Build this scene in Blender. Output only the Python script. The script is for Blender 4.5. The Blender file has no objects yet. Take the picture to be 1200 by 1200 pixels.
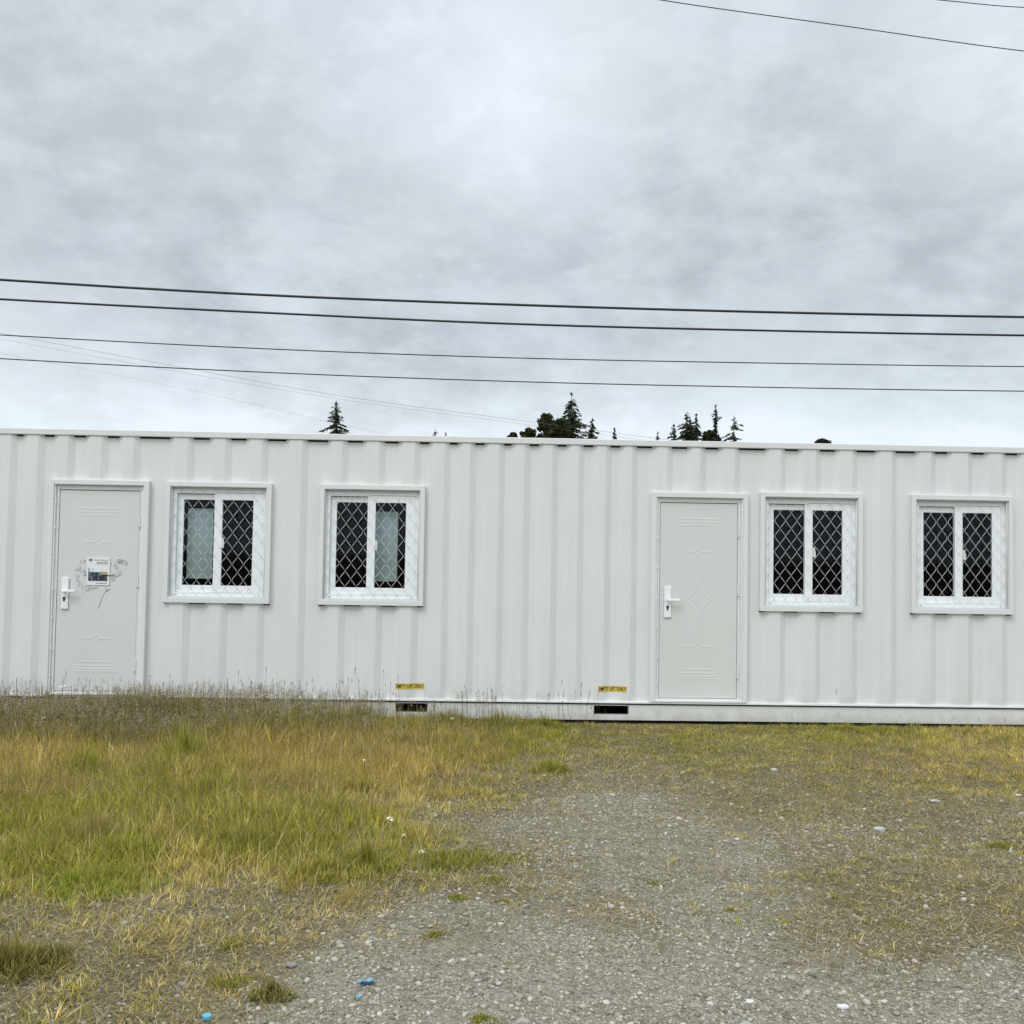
import bpy, math, random
import numpy as np
from mathutils import Matrix, Vector

S = bpy.context.scene
COL = S.collection
random.seed(7)
RNG = np.random.default_rng(11)

# ------------------------------------------------------------------ camera
cam_d = bpy.data.cameras.new("camera")
cam_d.sensor_width = 36.0
cam_d.lens = 36.0
cam_d.clip_start = 0.05
cam_d.clip_end = 2000
cam = bpy.data.objects.new("camera", cam_d)
COL.objects.link(cam)
rt = Vector((0.999433, -0.029593, 0.016083)); up = Vector((-0.017259, -0.039938, 0.999053)); fw = Vector((0.028923, 0.998764, 0.040426))
cam.matrix_world = Matrix(((rt.x, up.x, -fw.x, -0.2704), (rt.y, up.y, -fw.y, -9.4423), (rt.z, up.z, -fw.z, 1.5471), (0, 0, 0, 1)))
S.camera = cam
S.render.resolution_x = 1024; S.render.resolution_y = 1024
S.view_settings.view_transform = 'Standard'
S.view_settings.look = 'None'
S.view_settings.exposure = 0.0
S.view_settings.gamma = 1.0

SUN_EL, SUN_AZ = math.radians(48), math.radians(210)      # azimuth clockwise from +Y: behind and left of the camera

# ------------------------------------------------------------------ node helper
class NT:
    def __init__(s, tree): s.t = tree; s.n = tree.nodes; s.l = tree.links
    def node(s, kind, **kw):
        n = s.n.new(kind)
        for k, v in kw.items(): setattr(n, k, v)
        return n
    def link(s, a, b): s.l.new(a, b)
    def put(s, sock, v):
        if hasattr(v, 'is_output'): s.l.new(v, sock)
        elif v is not None:
            if isinstance(v, (tuple, list)) and len(v) == 3 and sock.type == 'RGBA': v = (*v, 1)
            sock.default_value = v
    def math(s, op, a, b=None, c=None, clamp=False):
        n = s.node('ShaderNodeMath', operation=op, use_clamp=clamp)
        s.put(n.inputs[0], a)
        if b is not None: s.put(n.inputs[1], b)
        if c is not None: s.put(n.inputs[2], c)
        return n.outputs[0]
    def vmath(s, op, a, b=None, scale=None):
        n = s.node('ShaderNodeVectorMath', operation=op)
        s.put(n.inputs[0], a)
        if b is not None: s.put(n.inputs[1], b)
        if scale is not None: s.put(n.inputs['Scale'], scale)
        return n.outputs['Value'] if op in ('LENGTH', 'DISTANCE', 'DOT_PRODUCT') else n.outputs['Vector']
    def mix(s, f, a, b, blend='MIX'):
        n = s.node('ShaderNodeMix', data_type='RGBA', blend_type=blend)
        s.put(n.inputs[0], f); s.put(n.inputs[6], a); s.put(n.inputs[7], b)
        return n.outputs[2]
    def noise(s, vec, scale, detail=4, rough=0.5, dist=0.0):
        n = s.node('ShaderNodeTexNoise')
        if vec is not None: s.link(vec, n.inputs['Vector'])
        n.inputs['Scale'].default_value = scale; n.inputs['Detail'].default_value = detail
        n.inputs['Roughness'].default_value = rough; n.inputs['Distortion'].default_value = dist
        return n.outputs['Fac']
    def ramp(s, f, lo, hi, a=0.0, b=1.0, smooth=True):
        n = s.node('ShaderNodeMapRange', interpolation_type='SMOOTHSTEP' if smooth else 'LINEAR')
        s.put(n.inputs[0], f); n.inputs[1].default_value = lo; n.inputs[2].default_value = hi
        n.inputs[3].default_value = a; n.inputs[4].default_value = b
        return n.outputs[0]

# ------------------------------------------------------------------ sky
world = bpy.data.worlds.new("World"); S.world = world; world.use_nodes = True
w = NT(world.node_tree); w.n.clear()
out = w.node('ShaderNodeOutputWorld'); bg = w.node('ShaderNodeBackground'); w.link(bg.outputs[0], out.inputs[0])
nish = w.node('ShaderNodeTexSky'); nish.sky_type = 'NISHITA'; nish.sun_disc = False
nish.sun_elevation = SUN_EL; nish.sun_rotation = SUN_AZ
tc = w.node('ShaderNodeTexCoord').outputs['Generated']
sep = w.node('ShaderNodeSeparateXYZ'); w.link(tc, sep.inputs[0])
dx, dy, dz = sep.outputs
den = w.math('ADD', w.math('MAXIMUM', dz, 0.0), 0.40)
cv = w.node('ShaderNodeCombineXYZ'); w.link(w.math('DIVIDE', dx, den), cv.inputs[0]); w.link(w.math('DIVIDE', dy, den), cv.inputs[1])
cv.inputs[2].default_value = 3.7
big = w.noise(cv.outputs[0], 1.5, 6, 0.5, 0.2)
mid = w.noise(cv.outputs[0], 4.2, 12, 0.66, 0.0)
lum = w.math('ADD', w.ramp(big, 0.33, 0.68, -0.05, 0.05), w.ramp(mid, 0.36, 0.66, -0.05, 0.075))
# how bright the deck is by height above the horizon
cr = w.node('ShaderNodeFloatCurve')
curve = cr.mapping.curves[0]
pts = [(0.0, .97), (0.10, .95), (0.135, .84), (0.19, .71), (0.25, .69), (0.33, .725), (0.42, .76), (0.50, .78), (0.60, .72), (1.0, .86)]
while len(curve.points) < len(pts): curve.points.new(0.5, 0.5)
for p_, (a, b) in zip(curve.points, pts): p_.location = (a, b); p_.handle_type = 'AUTO'
cr.mapping.update()
w.link(w.math('MAXIMUM', dz, 0.0), cr.inputs['Value'])
fin = w.noise(cv.outputs[0], 13.0, 8, 0.6, 0.3)
lum = w.math('ADD', w.math('ADD', lum, w.ramp(fin, 0.42, 0.68, -0.015, 0.035)), cr.outputs[0])
def blob(d, r0, r1, amp):
    global lum
    n = Vector(d).normalized()
    wob = w.math('MULTIPLY_ADD', mid, 0.5, -0.25)
    dist = w.math('ADD', w.vmath('DISTANCE', tc, tuple(n)), wob)
    lum = w.math('ADD', lum, w.ramp(dist, r0, r1, amp, 0.0))
# bright rents and darker bellies of the cloud deck, each at its own bearing
blob((0.036, 0.908, 0.419), 0.0, 0.13, 0.14)
blob((-0.026, 0.920, 0.391), 0.0, 0.09, 0.04)
blob((0.422, 0.816, 0.395), 0.0, 0.10, 0.12)
blob((0.197, 0.933, 0.302), 0.0, 0.16, -0.055)
blob((0.294, 0.889, 0.352), 0.0, 0.13, -0.02)
blob((-0.294, 0.894, 0.338), 0.0, 0.17, -0.04)
blob((-0.358, 0.828, 0.431), 0.0, 0.2, -0.03)
blob((-0.137, 0.974, 0.183), 0.0, 0.15, -0.06)
blob((0.412, 0.878, 0.245), 0.0, 0.12, -0.03)
blob((-0.419, 0.891, 0.176), -0.02, 0.07, 0.10)
blob((0.268, 0.953, 0.139), 0.0, 0.14, 0.08)
lum = w.math('MINIMUM', lum, 0.97)
tint = w.mix(w.ramp(lum, 0.45, 0.85), (0.895, 0.99, 1.07), (0.915, 1.0, 1.07))
tint = w.mix(w.ramp(big, 0.45, 0.6), tint, w.mix(1.0, tint, (1.018, 0.988, 1.004), 'MULTIPLY'))
cc = w.vmath('SCALE', tint, scale=lum)
# sky out of view is boosted overhead and behind the camera to light the wall
gain = w.math('MULTIPLY', w.ramp(dz, 0.55, 0.9, 1.0, 2.0), w.ramp(dy, -0.1, -0.8, 1.0, 1.45))
cc = w.vmath('SCALE', cc, scale=gain)
skyc = w.vmath('SCALE', nish.outputs[0], scale=0.10)
w.link(w.mix(0.94, skyc, cc), bg.inputs[0]); bg.inputs[1].default_value = 1.0

sd = bpy.data.lights.new("sun", 'SUN'); sd.energy = 1.25; sd.angle = math.radians(28); sd.color = (1.0, 0.975, 0.93)
so = bpy.data.objects.new("sun", sd); COL.objects.link(so)
sdir = Vector((math.sin(SUN_AZ) * math.cos(SUN_EL), math.cos(SUN_AZ) * math.cos(SUN_EL), math.sin(SUN_EL)))
so.rotation_euler = sdir.to_track_quat('Z', 'Y').to_euler()
so.location = sdir * 30

# ------------------------------------------------------------------ materials
def new_mat(name, col=(.5, .5, .5), rough=.5, metal=0.0, spec=0.5):
    m = bpy.data.materials.new(name); m.use_nodes = True
    t = NT(m.node_tree); b = t.n['Principled BSDF']
    b.inputs['Base Color'].default_value = (*col, 1); b.inputs['Roughness'].default_value = rough
    b.inputs['Metallic'].default_value = metal; b.inputs['Specular IOR Level'].default_value = spec
    return m, t, b

def painted(name, col, rough=.42, streak=.05, dirt=None, dirt_top=0.25, wave=0.0):
    """sprayed steel: faint streaks and blotches that belong to the paint"""
    m, t, b = new_mat(name, col, rough)
    g = t.node('ShaderNodeNewGeometry').outputs['Position']
    mp = t.node('ShaderNodeMapping'); t.link(g, mp.inputs[0]); mp.inputs['Scale'].default_value = (14, 14, .7)
    st = t.noise(mp.outputs[0], 1.0, 6, .6)
    bl = t.noise(g, 1.7, 5, .55)
    f = t.math('ADD', t.math('MULTIPLY', st, .55), t.math('MULTIPLY', bl, .45))
    dark = tuple(c * (1 - streak * 2.2) for c in col)
    c = t.mix(t.ramp(f, .36, .64), dark, col)
    if dirt:
        sp = t.node('ShaderNodeSeparateXYZ'); t.link(g, sp.inputs[0])
        h = t.math('ADD', sp.outputs[2], t.math('MULTIPLY_ADD', t.noise(g, 9, 6, .65), .3, -.15))
        c = t.mix(t.ramp(h, 0.0, dirt_top, .6, 0.0), c, dirt)
    t.link(c, b.inputs['Base Color'])
    t.link(t.ramp(bl, .3, .7, rough - .06, rough + .12), b.inputs['Roughness'])
    bp = t.node('ShaderNodeBump'); bp.inputs['Strength'].default_value = .35; bp.inputs['Distance'].default_value = .004 + wave
    t.link(t.math('ADD', t.noise(g, 3.2, 2, .5), t.math('MULTIPLY', t.noise(g, 160, 2, .5), .02)), bp.inputs['Height'])
    t.link(bp.outputs[0], b.inputs['Normal'])
    return m

M = {}
M['wall'] = painted('wall_paint', (.69, .70, .69), .45, .022, dirt=(.40, .38, .31), dirt_top=.34, wave=.004)
M['rail'] = painted('rail_paint', (.69, .705, .69), .42, .02, dirt=(.42, .40, .33), dirt_top=.17)
M['trim'] = painted('trim_paint', (.69, .705, .695), .40, .012)
M['door'] = painted('door_paint', (.635, .645, .62), .38, .012)
M['bead'] = painted('bead_paint', (.80, .82, .81), .3, .01)
M['pvc'], _, _ = new_mat('white_window_plastic', (.84, .87, .88), .3)
M['plate'], _, _ = new_mat('white_handle_enamel', (.80, .82, .83), .22)
M['wire'], _, _ = new_mat('galvanised_painted_wire', (.66, .68, .68), .4)
M['dark'], _, _ = new_mat('cavity_shade', (.012, .013, .014), .9, spec=.1)  # near-black colour carries the shade of gaps, pockets and shadow strips
M['seal'], _, _ = new_mat('grey_rubber_seal', (.22, .23, .22), .8)
M['steel'], _, _ = new_mat('bare_hinge_steel', (.30, .31, .31), .45, .6)
M['lining'], _, _ = new_mat('unlit_room_lining', (.004, .004, .005), .9, spec=.03)  # shade of the unlit room is put into this near-black colour
M['cable'], _, _ = new_mat('black_cable_sheath', (.012, .013, .016), .6)
M['thin_cable'], _, _ = new_mat('weathered_wire', (.07, .08, .10), .6)
M['concrete'], _, _ = new_mat('concrete_block', (.25, .24, .22), .9)

def mat_glass():
    m = bpy.data.materials.new('window_glass'); m.use_nodes = True
    t = NT(m.node_tree); t.n.clear()
    o = t.node('ShaderNodeOutputMaterial'); mx = t.node('ShaderNodeMixShader')
    tr = t.node('ShaderNodeBsdfTransparent'); tr.inputs[0].default_value = (.82, .86, .86, 1)
    gl = t.node('ShaderNodeBsdfGlossy'); gl.inputs['Roughness'].default_value = .03; gl.inputs[0].default_value = (.9, .95, 1, 1)
    mx.inputs[0].default_value = .008
    t.link(tr.outputs[0], mx.inputs[1]); t.link(gl.outputs[0], mx.inputs[2]); t.link(mx.outputs[0], o.inputs[0])
    return m
M['glass'] = mat_glass()

def mat_blind():
    m, t, b = new_mat('grey_curtain_cloth', (.42, .47, .49), .8)
    g = t.node('ShaderNodeNewGeometry').outputs['Position']
    sp = t.node('ShaderNodeSeparateXYZ'); t.link(g, sp.inputs[0])
    n = t.noise(g, 60, 4, .6)
    c = t.mix(t.ramp(sp.outputs[2], 1.3, 1.85), (.58, .60, .57), (.70, .74, .77))
    t.link(t.mix(t.ramp(n, .3, .7), c, t.mix(1.0, c, (.82, .83, .84), 'MULTIPLY')), b.inputs['Base Color'])
    return m
M['blind'] = mat_blind()

def mat_tint(name, rough=.7, trans=.25, spec=.2):
    m = bpy.data.materials.new(name); m.use_nodes = True
    t = NT(m.node_tree); b = t.n['Principled BSDF']; o = t.n['Material Output']
    a = t.node('ShaderNodeAttribute', attribute_name='tint').outputs['Color']
    t.link(a, b.inputs['Base Color']); b.inputs['Roughness'].default_value = rough; b.inputs['Specular IOR Level'].default_value = spec
    if trans:
        tl = t.node('ShaderNodeBsdfTranslucent'); t.link(a, tl.inputs[0])
        mx = t.node('ShaderNodeMixShader'); mx.inputs[0].default_value = trans
        t.link(b.outputs[0], mx.inputs[1]); t.link(tl.outputs[0], mx.inputs[2]); t.link(mx.outputs[0], o.inputs[0])
    return m
M['blade'] = mat_tint('grass_blade', .75, .28, .06)
M['stone'] = mat_tint('gravel_stone', .85, 0)
M['leaf'] = mat_tint('tree_foliage', .7, .1, .1)
M['bark'], _, _ = new_mat('tree_bark', (.05, .04, .032), .9)
M['flower'], _, _ = new_mat('white_petal', (.85, .86, .87), .6)
M['pollen'], _, _ = new_mat('yellow_flower_centre', (.5, .35, .05), .7)

# ------------------------------------------------------------------ mesh helpers
class MB:
    def __init__(s): s.v = []; s.f = []
    def quad(s, a, b, c, d):
        n = len(s.v); s.v += [a, b, c, d]; s.f.append((n, n + 1, n + 2, n + 3)); return s
    def box(s, x0, x1, y0, y1, z0, z1):
        n = len(s.v)
        s.v += [(x0, y0, z0), (x1, y0, z0), (x1, y1, z0), (x0, y1, z0), (x0, y0, z1), (x1, y0, z1), (x1, y1, z1), (x0, y1, z1)]
        for q in ((0, 3, 2, 1), (4, 5, 6, 7), (0, 1, 5, 4), (1, 2, 6, 5), (2, 3, 7, 6), (3, 0, 4, 7)): s.f.append(tuple(n + i for i in q))
        return s
    def frame(s, x0, x1, z0, z1, bl, br, bb, bt, y0, y1):
        """a rectangular ring in the wall plane as one closed solid"""
        n = len(s.v)
        O = [(x0, z0), (x1, z0), (x1, z1), (x0, z1)]; I = [(x0 + bl, z0 + bb), (x1 - br, z0 + bb), (x1 - br, z1 - bt), (x0 + bl, z1 - bt)]
        for y in (y0, y1):
            s.v += [(x, y, z) for x, z in O] + [(x, y, z) for x, z in I]
        for i in range(4):
            j = (i + 1) % 4
            s.f += [(n + i, n + j, n + 4 + j, n + 4 + i), (n + 8 + j, n + 8 + i, n + 12 + i, n + 12 + j),
                    (n + j, n + i, n + 8 + i, n + 8 + j), (n + 4 + i, n + 4 + j, n + 12 + j, n + 12 + i)]
        return s
    def tube(s, pts, r, k=6, r1=None):
        pts = [Vector(p) for p in pts]; n0 = len(s.v); m = len(pts)
        for i, p in enumerate(pts):
            d = (pts[min(i + 1, m - 1)] - pts[max(i - 1, 0)]).normalized()
            a = Vector((0, 0, 1)) if abs(d.z) < .9 else Vector((0, 1, 0))
            u = d.cross(a).normalized(); v = u.cross(d)
            rr = r if r1 is None else r + (r1 - r) * i / (m - 1)
            for j in range(k):
                t = 2 * math.pi * j / k
                s.v.append(tuple(p + (u * math.cos(t) + v * math.sin(t)) * rr))
        for i in range(m - 1):
            for j in range(k):
                a = n0 + i * k + j; b = n0 + i * k + (j + 1) % k
                s.f.append((a, b, b + k, a + k))
        s.f.append(tuple(n0 + j for j in range(k))[::-1]); s.f.append(tuple(n0 + (m - 1) * k + j for j in range(k)))
        return s
    def disc(s, c, r, y0, y1, k=16):
        """a short round stud whose axis is Y"""
        n = len(s.v)
        for y in (y0, y1):
            for j in range(k):
                t = 2 * math.pi * j / k; s.v.append((c[0] + r * math.cos(t), y, c[1] + r * math.sin(t)))
        s.f.append(tuple(n + j for j in range(k))); s.f.append(tuple(n + k + j for j in range(k))[::-1])
        for j in range(k):
            i = (j + 1) % k; s.f.append((n + i, n + j, n + k + j, n + k + i))
        return s
    def build(s, name, mat, parent=None, bevel=0, smooth=False):
        me = bpy.data.meshes.new(name); me.from_pydata([tuple(v) for v in s.v], [], s.f); me.update()
        o = bpy.data.objects.new(name, me); me.materials.append(mat); COL.objects.link(o)
        if parent is not None: attach(o, parent)
        if bevel:
            b = o.modifiers.new('bevel', 'BEVEL'); b.width = bevel; b.segments = 2; b.limit_method = 'ANGLE'; b.angle_limit = math.radians(40)
        if smooth: me.polygons.foreach_set('use_smooth', [True] * len(me.polygons))
        return o

def attach(o, parent):
    """meshes are written in world metres: a part of an Empty is moved back by the Empty's place"""
    o.parent = parent
    if parent.type == 'EMPTY': o.location = -parent.location

def thing(name, loc, label, cat, group=None):
    o = bpy.data.objects.new(name, None); COL.objects.link(o); o.location = loc; o.empty_display_size = .3
    return tag(o, label, cat, group)
def tag(o, label=None, cat=None, group=None, kind=None):
    if label: o['label'] = label
    if cat: o['category'] = cat
    if group: o['group'] = group
    if kind: o['kind'] = kind
    return o
def raw_mesh(name, V, F, mat, tint=None, smooth=False):
    """V (n,3); F list of index arrays, each (m,k)"""
    me = bpy.data.meshes.new(name)
    loops = np.concatenate([f.reshape(-1) for f in F]).astype(np.int32)
    tot = np.concatenate([np.full(len(f), f.shape[1]) for f in F]).astype(np.int32)
    st = np.concatenate([[0], np.cumsum(tot)[:-1]]).astype(np.int32)
    me.vertices.add(len(V)); me.vertices.foreach_set('co', np.ascontiguousarray(V, dtype=np.float32).reshape(-1))
    me.loops.add(len(loops)); me.loops.foreach_set('vertex_index', loops)
    me.polygons.add(len(tot)); me.polygons.foreach_set('loop_start', st); me.polygons.foreach_set('loop_total', tot)
    if smooth: me.polygons.foreach_set('use_smooth', np.ones(len(tot), dtype=bool))
    me.update(calc_edges=True)
    if tint is not None:
        a = me.color_attributes.new('tint', 'FLOAT_COLOR', 'POINT')
        c = np.ones((len(V), 4), dtype=np.float32); c[:, :3] = tint
        a.data.foreach_set('color', c.reshape(-1))
    me.materials.append(mat)
    o = bpy.data.objects.new(name, me); COL.objects.link(o)
    return o

# ------------------------------------------------------------------ value noise
_T = np.random.default_rng(5).random((256, 256))
def vnoise(x, y, s, seed=0):
    x = np.asarray(x, float) * s + 57.3 + seed * 13.7; y = np.asarray(y, float) * s + 91.1 + seed * 7.9
    xi = np.floor(x).astype(int); yi = np.floor(y).astype(int); fx = x - xi; fy = y - yi
    fx = fx * fx * (3 - 2 * fx); fy = fy * fy * (3 - 2 * fy)
    a = _T[xi % 256, yi % 256]; b = _T[(xi + 1) % 256, yi % 256]; c = _T[xi % 256, (yi + 1) % 256]; d = _T[(xi + 1) % 256, (yi + 1) % 256]
    return (a * (1 - fx) + b * fx) * (1 - fy) + (c * (1 - fx) + d * fx) * fy
def fnoise(x, y, s, o=3, seed=0):
    r = 0; a = .5; t = 0
    for k in range(o): r = r + a * vnoise(x, y, s * 2 ** k, seed + k); t += a; a *= .5
    return r / t

# ------------------------------------------------------------------ cover of the yard (0.4 m x 0.35 m cells, x -6..6, y 0..-7)
HT = ["ssssssttsqomidb9633334567788888", "ssssssttsqomidb9633334567788888", "rrrrrrsssqomidb9633334567788888", "rrrqqqrrqpolidb9633334567777777",
 "qqqpppppponlida8533334456777777", "ooooooooonmkida7533333456666666", "nnnnmmmmmmkjhd96433333455555555", "mmlllllllkjigb75322223344444333",
 "lllkkkkkkjhgea63222222333333333", "kkjjjjjjjjige942222222222222222", "iiiiiiiiiiigd842222222222222222", "hhhhhhhhhihgfa43222222333333333",
 "ggggggggghgffb53222223333333333", "dddddcccccccca43222233333333333", "9999888888545422222233333333333", "8888888888643322222222222222222",
 "5555555555543222222222222222222", "4443333333344222222222222222222", "3333333333344222222222222222222", "3333333333344222222222222222222", "3333333333344222222222222222222"]
DN = ["rrrrrrrrrrrrrrqpomoppppppppppoo", "rrrrrrrrrrrrrrqpomoppppppppppoo", "rrrrrrrrrrrrrrqpmlnppoooooooooo", "rrrrrrrrrrrrrrqokilnnnnnnnnnnnn",
 "rrrrrrrrrrrrrqomgejklmmmmmmmmmm", "rrrrrrrrrrrrrpnjcbgijllllllllll", "rrrrrrrrrrrrrplg98dfijjjiiiihhh", "rrrrrrrrrqqqqnjc67adfhhfeeeeddd",
 "rrrrrrrrrpooomh8447bdeecbbbbbbb", "rrrrrrrrrqopojc73469bbaaaaa9999", "rrrrrrrrrqorpg8633479aaaaaaaaaa", "qqqqqqqqqrqrpi973347abbbbbbbccc",
 "oooooooonpqqpi973339cddddddeeee", "jjjjjjjiijllkga5335dfffffffffff", "gggfffffffa9c834537deddddddcccc", "dddddddccccef321317966666655555",
 "99999999999ec100003222222222222", "99999999999ca100000000000000000", "99999999999ba100000000000000000", "99999999999ba100000000000000000", "99999999999ba100000000000000000"]
GR = ["fffffffhigedegilifedcbccba87777", "fffffffhigedegilifedcbccba87777", "fffffffhigeddgiliffecccba866666", "fffffffgigfddehkhffecbba8655555",
 "feeeeeefhhfdcdfifeecbaa86444444", "dccccccdghfecbcedddb99864333333", "aaaaaa9beigecaaccbba99865555566", "aaaaaaacegfdb89aaaa999888888888",
 "bbbbbbbcefec9779999998888888888", "ddddddddeggda779777777777776666", "eefffffffgigb889666666666666666", "fffffffffijiecba666666666666666",
 "fffffffffikjgefb666666666666666", "dddccccccdhebbga666665555555555", "cccccccccc766667334643333333333", "eeeeeeefffb64333335633333333333",
 "cccccccccbb67333336533333333333", "9999999999988433346333333333333", "9999999999998433346333333333333", "9999999999998433346333333333333", "9999999999998433346333333333333"]
def grid(rows, k): return np.array([[int(c, 36) for c in r] for r in rows], float) / k
HT = grid(HT, 100.); DN = grid(DN, 27.); GR = grid(GR, 27.)
def look(G, x, y, warp=.16):
    x = x + (fnoise(x, y, 2.3, 3, 20) - .5) * warp * 3; y = y + (fnoise(x, y, 2.3, 3, 40) - .5) * warp * 3
    u = np.clip((x + 6) / .4, 0, 29.999); v = np.clip(-y / .35, 0, 19.999)
    i = u.astype(int); j = v.astype(int); a = u - i; b = v - j
    return (G[j, i] * (1 - a) + G[j, i + 1] * a) * (1 - b) + (G[j + 1, i] * (1 - a) + G[j + 1, i + 1] * a) * b

# hummocks: x, y, radius, extra height, kind (d dark, b bright, g green, s straw)
TUFTS = [(-1.93, -5.62, 0.20, 0.12, "d"),
         (-0.99, -5.79, 0.09, 0.07, "d"),
         (-2.36, -2.04, 0.20, 0.08, "b"),
         (-1.99, -4.67, 0.32, 0.02, "b"),
         (-2.03, -4.28, 0.25, 0.02, "b"),
         (0.24, -2.12, 0.15, 0.07, "g"),
         (-0.39, -4.31, 0.24, 0.03, "g"),
         (-0.20, -4.57, 0.10, 0.02, "g"),
         (-0.09, -4.21, 0.16, 0.02, "g"),
         (-0.35, -4.83, 0.05, 0.02, "g"),
         (-0.15, -4.84, 0.04, 0.02, "g"),
         (-0.44, -5.22, 0.06, 0.02, "g"),
         (0.58, -4.47, 0.07, 0.01, "g"),
         (0.86, -4.87, 0.04, 0.02, "g"),
         (1.51, -5.10, 0.06, 0.02, "g"),
         (2.60, -3.86, 0.10, 0.03, "g"),
         (-0.23, -5.98, 0.06, 0.03, "g"),
         (-0.58, -0.19, 0.30, 0.04, "g"),
         (0.02, -0.38, 0.35, 0.03, "g"),
         (-1.39, -4.12, 0.45, 0.00, "g"),
         (-1.88, -3.07, 0.30, 0.01, "g"),
         (-2.35, -4.29, 0.30, 0.00, "g"),
         (-0.99, -4.53, 0.20, 0.02, "g"),
         (-0.80, -4.39, 0.15, 0.04, "g"),
         (-0.82, -4.87, 0.20, 0.03, "s"),
         (-1.22, -5.37, 0.12, 0.02, "g"),
         (-0.98, -2.81, 0.10, 0.02, "g"),
         (-2.26, -4.00, 0.20, 0.03, "s"),
         (-3.06, -1.51, 0.35, 0.02, "d"),
         (-3.90, -1.21, 0.30, 0.00, "d"),
         (-2.60, -0.83, 0.30, 0.02, "d"),
         (-1.85, -1.61, 0.30, 0.00, "g"),
         (-1.14, -5.68, 0.10, 0.02, "g"),
         (-0.26, -4.10, 0.10, 0.02, "d"), (-1.10, -1.90, 0.55, 0.00, "s"), (-1.50, -2.80, 0.45, 0.00, "s"), (-0.85, -1.20, 0.45, 0.00, "s"), (-0.90, -3.30, 0.30, 0.00, "s"), (-2.90, -3.00, 0.35, 0.00, "s"),
         (-1.28, -0.38, 0.13, 0.12, "g"), (-3.30, -0.45, 0.20, 0.10, "d"), (-2.75, -0.50, 0.22, 0.09, "g"), (-4.40, -0.60, 0.25, 0.08, "d"), (-2.15, -0.35, 0.14, 0.08, "d"), (0.30, -0.30, 0.22, 0.06, "g"),
         (-0.10, -0.28, 0.18, 0.08, "g"), (3.00, -0.30, 0.16, 0.04, "g"), (-1.75, -1.25, 0.22, 0.05, "g"), (-2.95, -2.35, 0.16, 0.04, "b"), (-1.45, -3.65, 0.20, 0.02, "b"), (-2.65, -1.30, 0.18, 0.05, "d")]

def ground_z(x, y):
    x = np.asarray(x, float); y = np.asarray(y, float)
    near = np.clip(1 - (np.maximum(np.abs(x) - 9, 0) + np.maximum(-y - 9, 0) + np.maximum(y, 0)) / 4, 0, 1)
    c = look(DN, x, y)
    z = (fnoise(x, y, .8, 3, 3) - .5) * .07 + (fnoise(x, y, 4.0, 3, 9) - .5) * .022 + (c - .4) * .015
    fade = np.clip((-y - .05) / .9, 0, 1)                     # level where the container stands
    z = z * (.12 + .88 * fade) * near
    z = z + (fnoise(x, y, 11, 2, 60) - .5) * .016 * np.clip((-y - .1) / .5, 0, 1) * (np.abs(x) < 8) * (y > -8) * (1 - c)
    return np.where(y > -.02, np.minimum(z, 0), z)

# ------------------------------------------------------------------ ground sheet
def mat_ground():
    m, t, b = new_mat('stony_yard_soil', (.2, .19, .15), .95, spec=.15)
    g = t.node('ShaderNodeNewGeometry').outputs['Position']
    cov = t.node('ShaderNodeAttribute', attribute_name='cover').outputs['Fac']
    vo = t.node('ShaderNodeTexVoronoi'); t.link(g, vo.inputs['Vector']); vo.inputs['Scale'].default_value = 75
    v2 = t.node('ShaderNodeTexVoronoi'); t.link(g, v2.inputs['Vector']); v2.inputs['Scale'].default_value = 170
    n1 = t.noise(g, 2.2, 6, .6); n2 = t.noise(g, 26, 6, .65)
    sp = t.node('ShaderNodeSeparateColor'); t.link(vo.outputs['Color'], sp.inputs[0])
    s2 = t.node('ShaderNodeSeparateColor'); t.link(v2.outputs['Color'], s2.inputs[0])
    c = t.mix(sp.outputs[0], (.22, .202, .155), (.54, .505, .415))
    c = t.mix(t.math('MULTIPLY', s2.outputs[1], .6), c, t.mix(s2.outputs[2], (.13, .12, .09), (.50, .475, .39)))
    c = t.mix(t.ramp(n1, .35, .65, 0, .5), c, (.35, .32, .24))
    c = t.mix(t.ramp(n2, .45, .7, 0, .5), c, (.19, .17, .12))
    soil = t.mix(n2, (.14, .118, .065), (.31, .27, .165))
    c = t.mix(t.ramp(t.math('ADD', cov, t.math('MULTIPLY_ADD', n2, .5, -.25)), .02, .36), c, soil)
    t.link(c, b.inputs['Base Color'])
    bp = t.node('ShaderNodeBump'); bp.inputs['Strength'].default_value = .9; bp.inputs['Distance'].default_value = .02
    h = t.math('SUBTRACT', t.math('MULTIPLY', n2, .8), t.math('ADD', vo.outputs['Distance'], t.math('MULTIPLY', v2.outputs['Distance'], .5)))
    t.link(h, bp.inputs['Height']); t.link(bp.outputs[0], b.inputs['Normal'])
    return m
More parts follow.
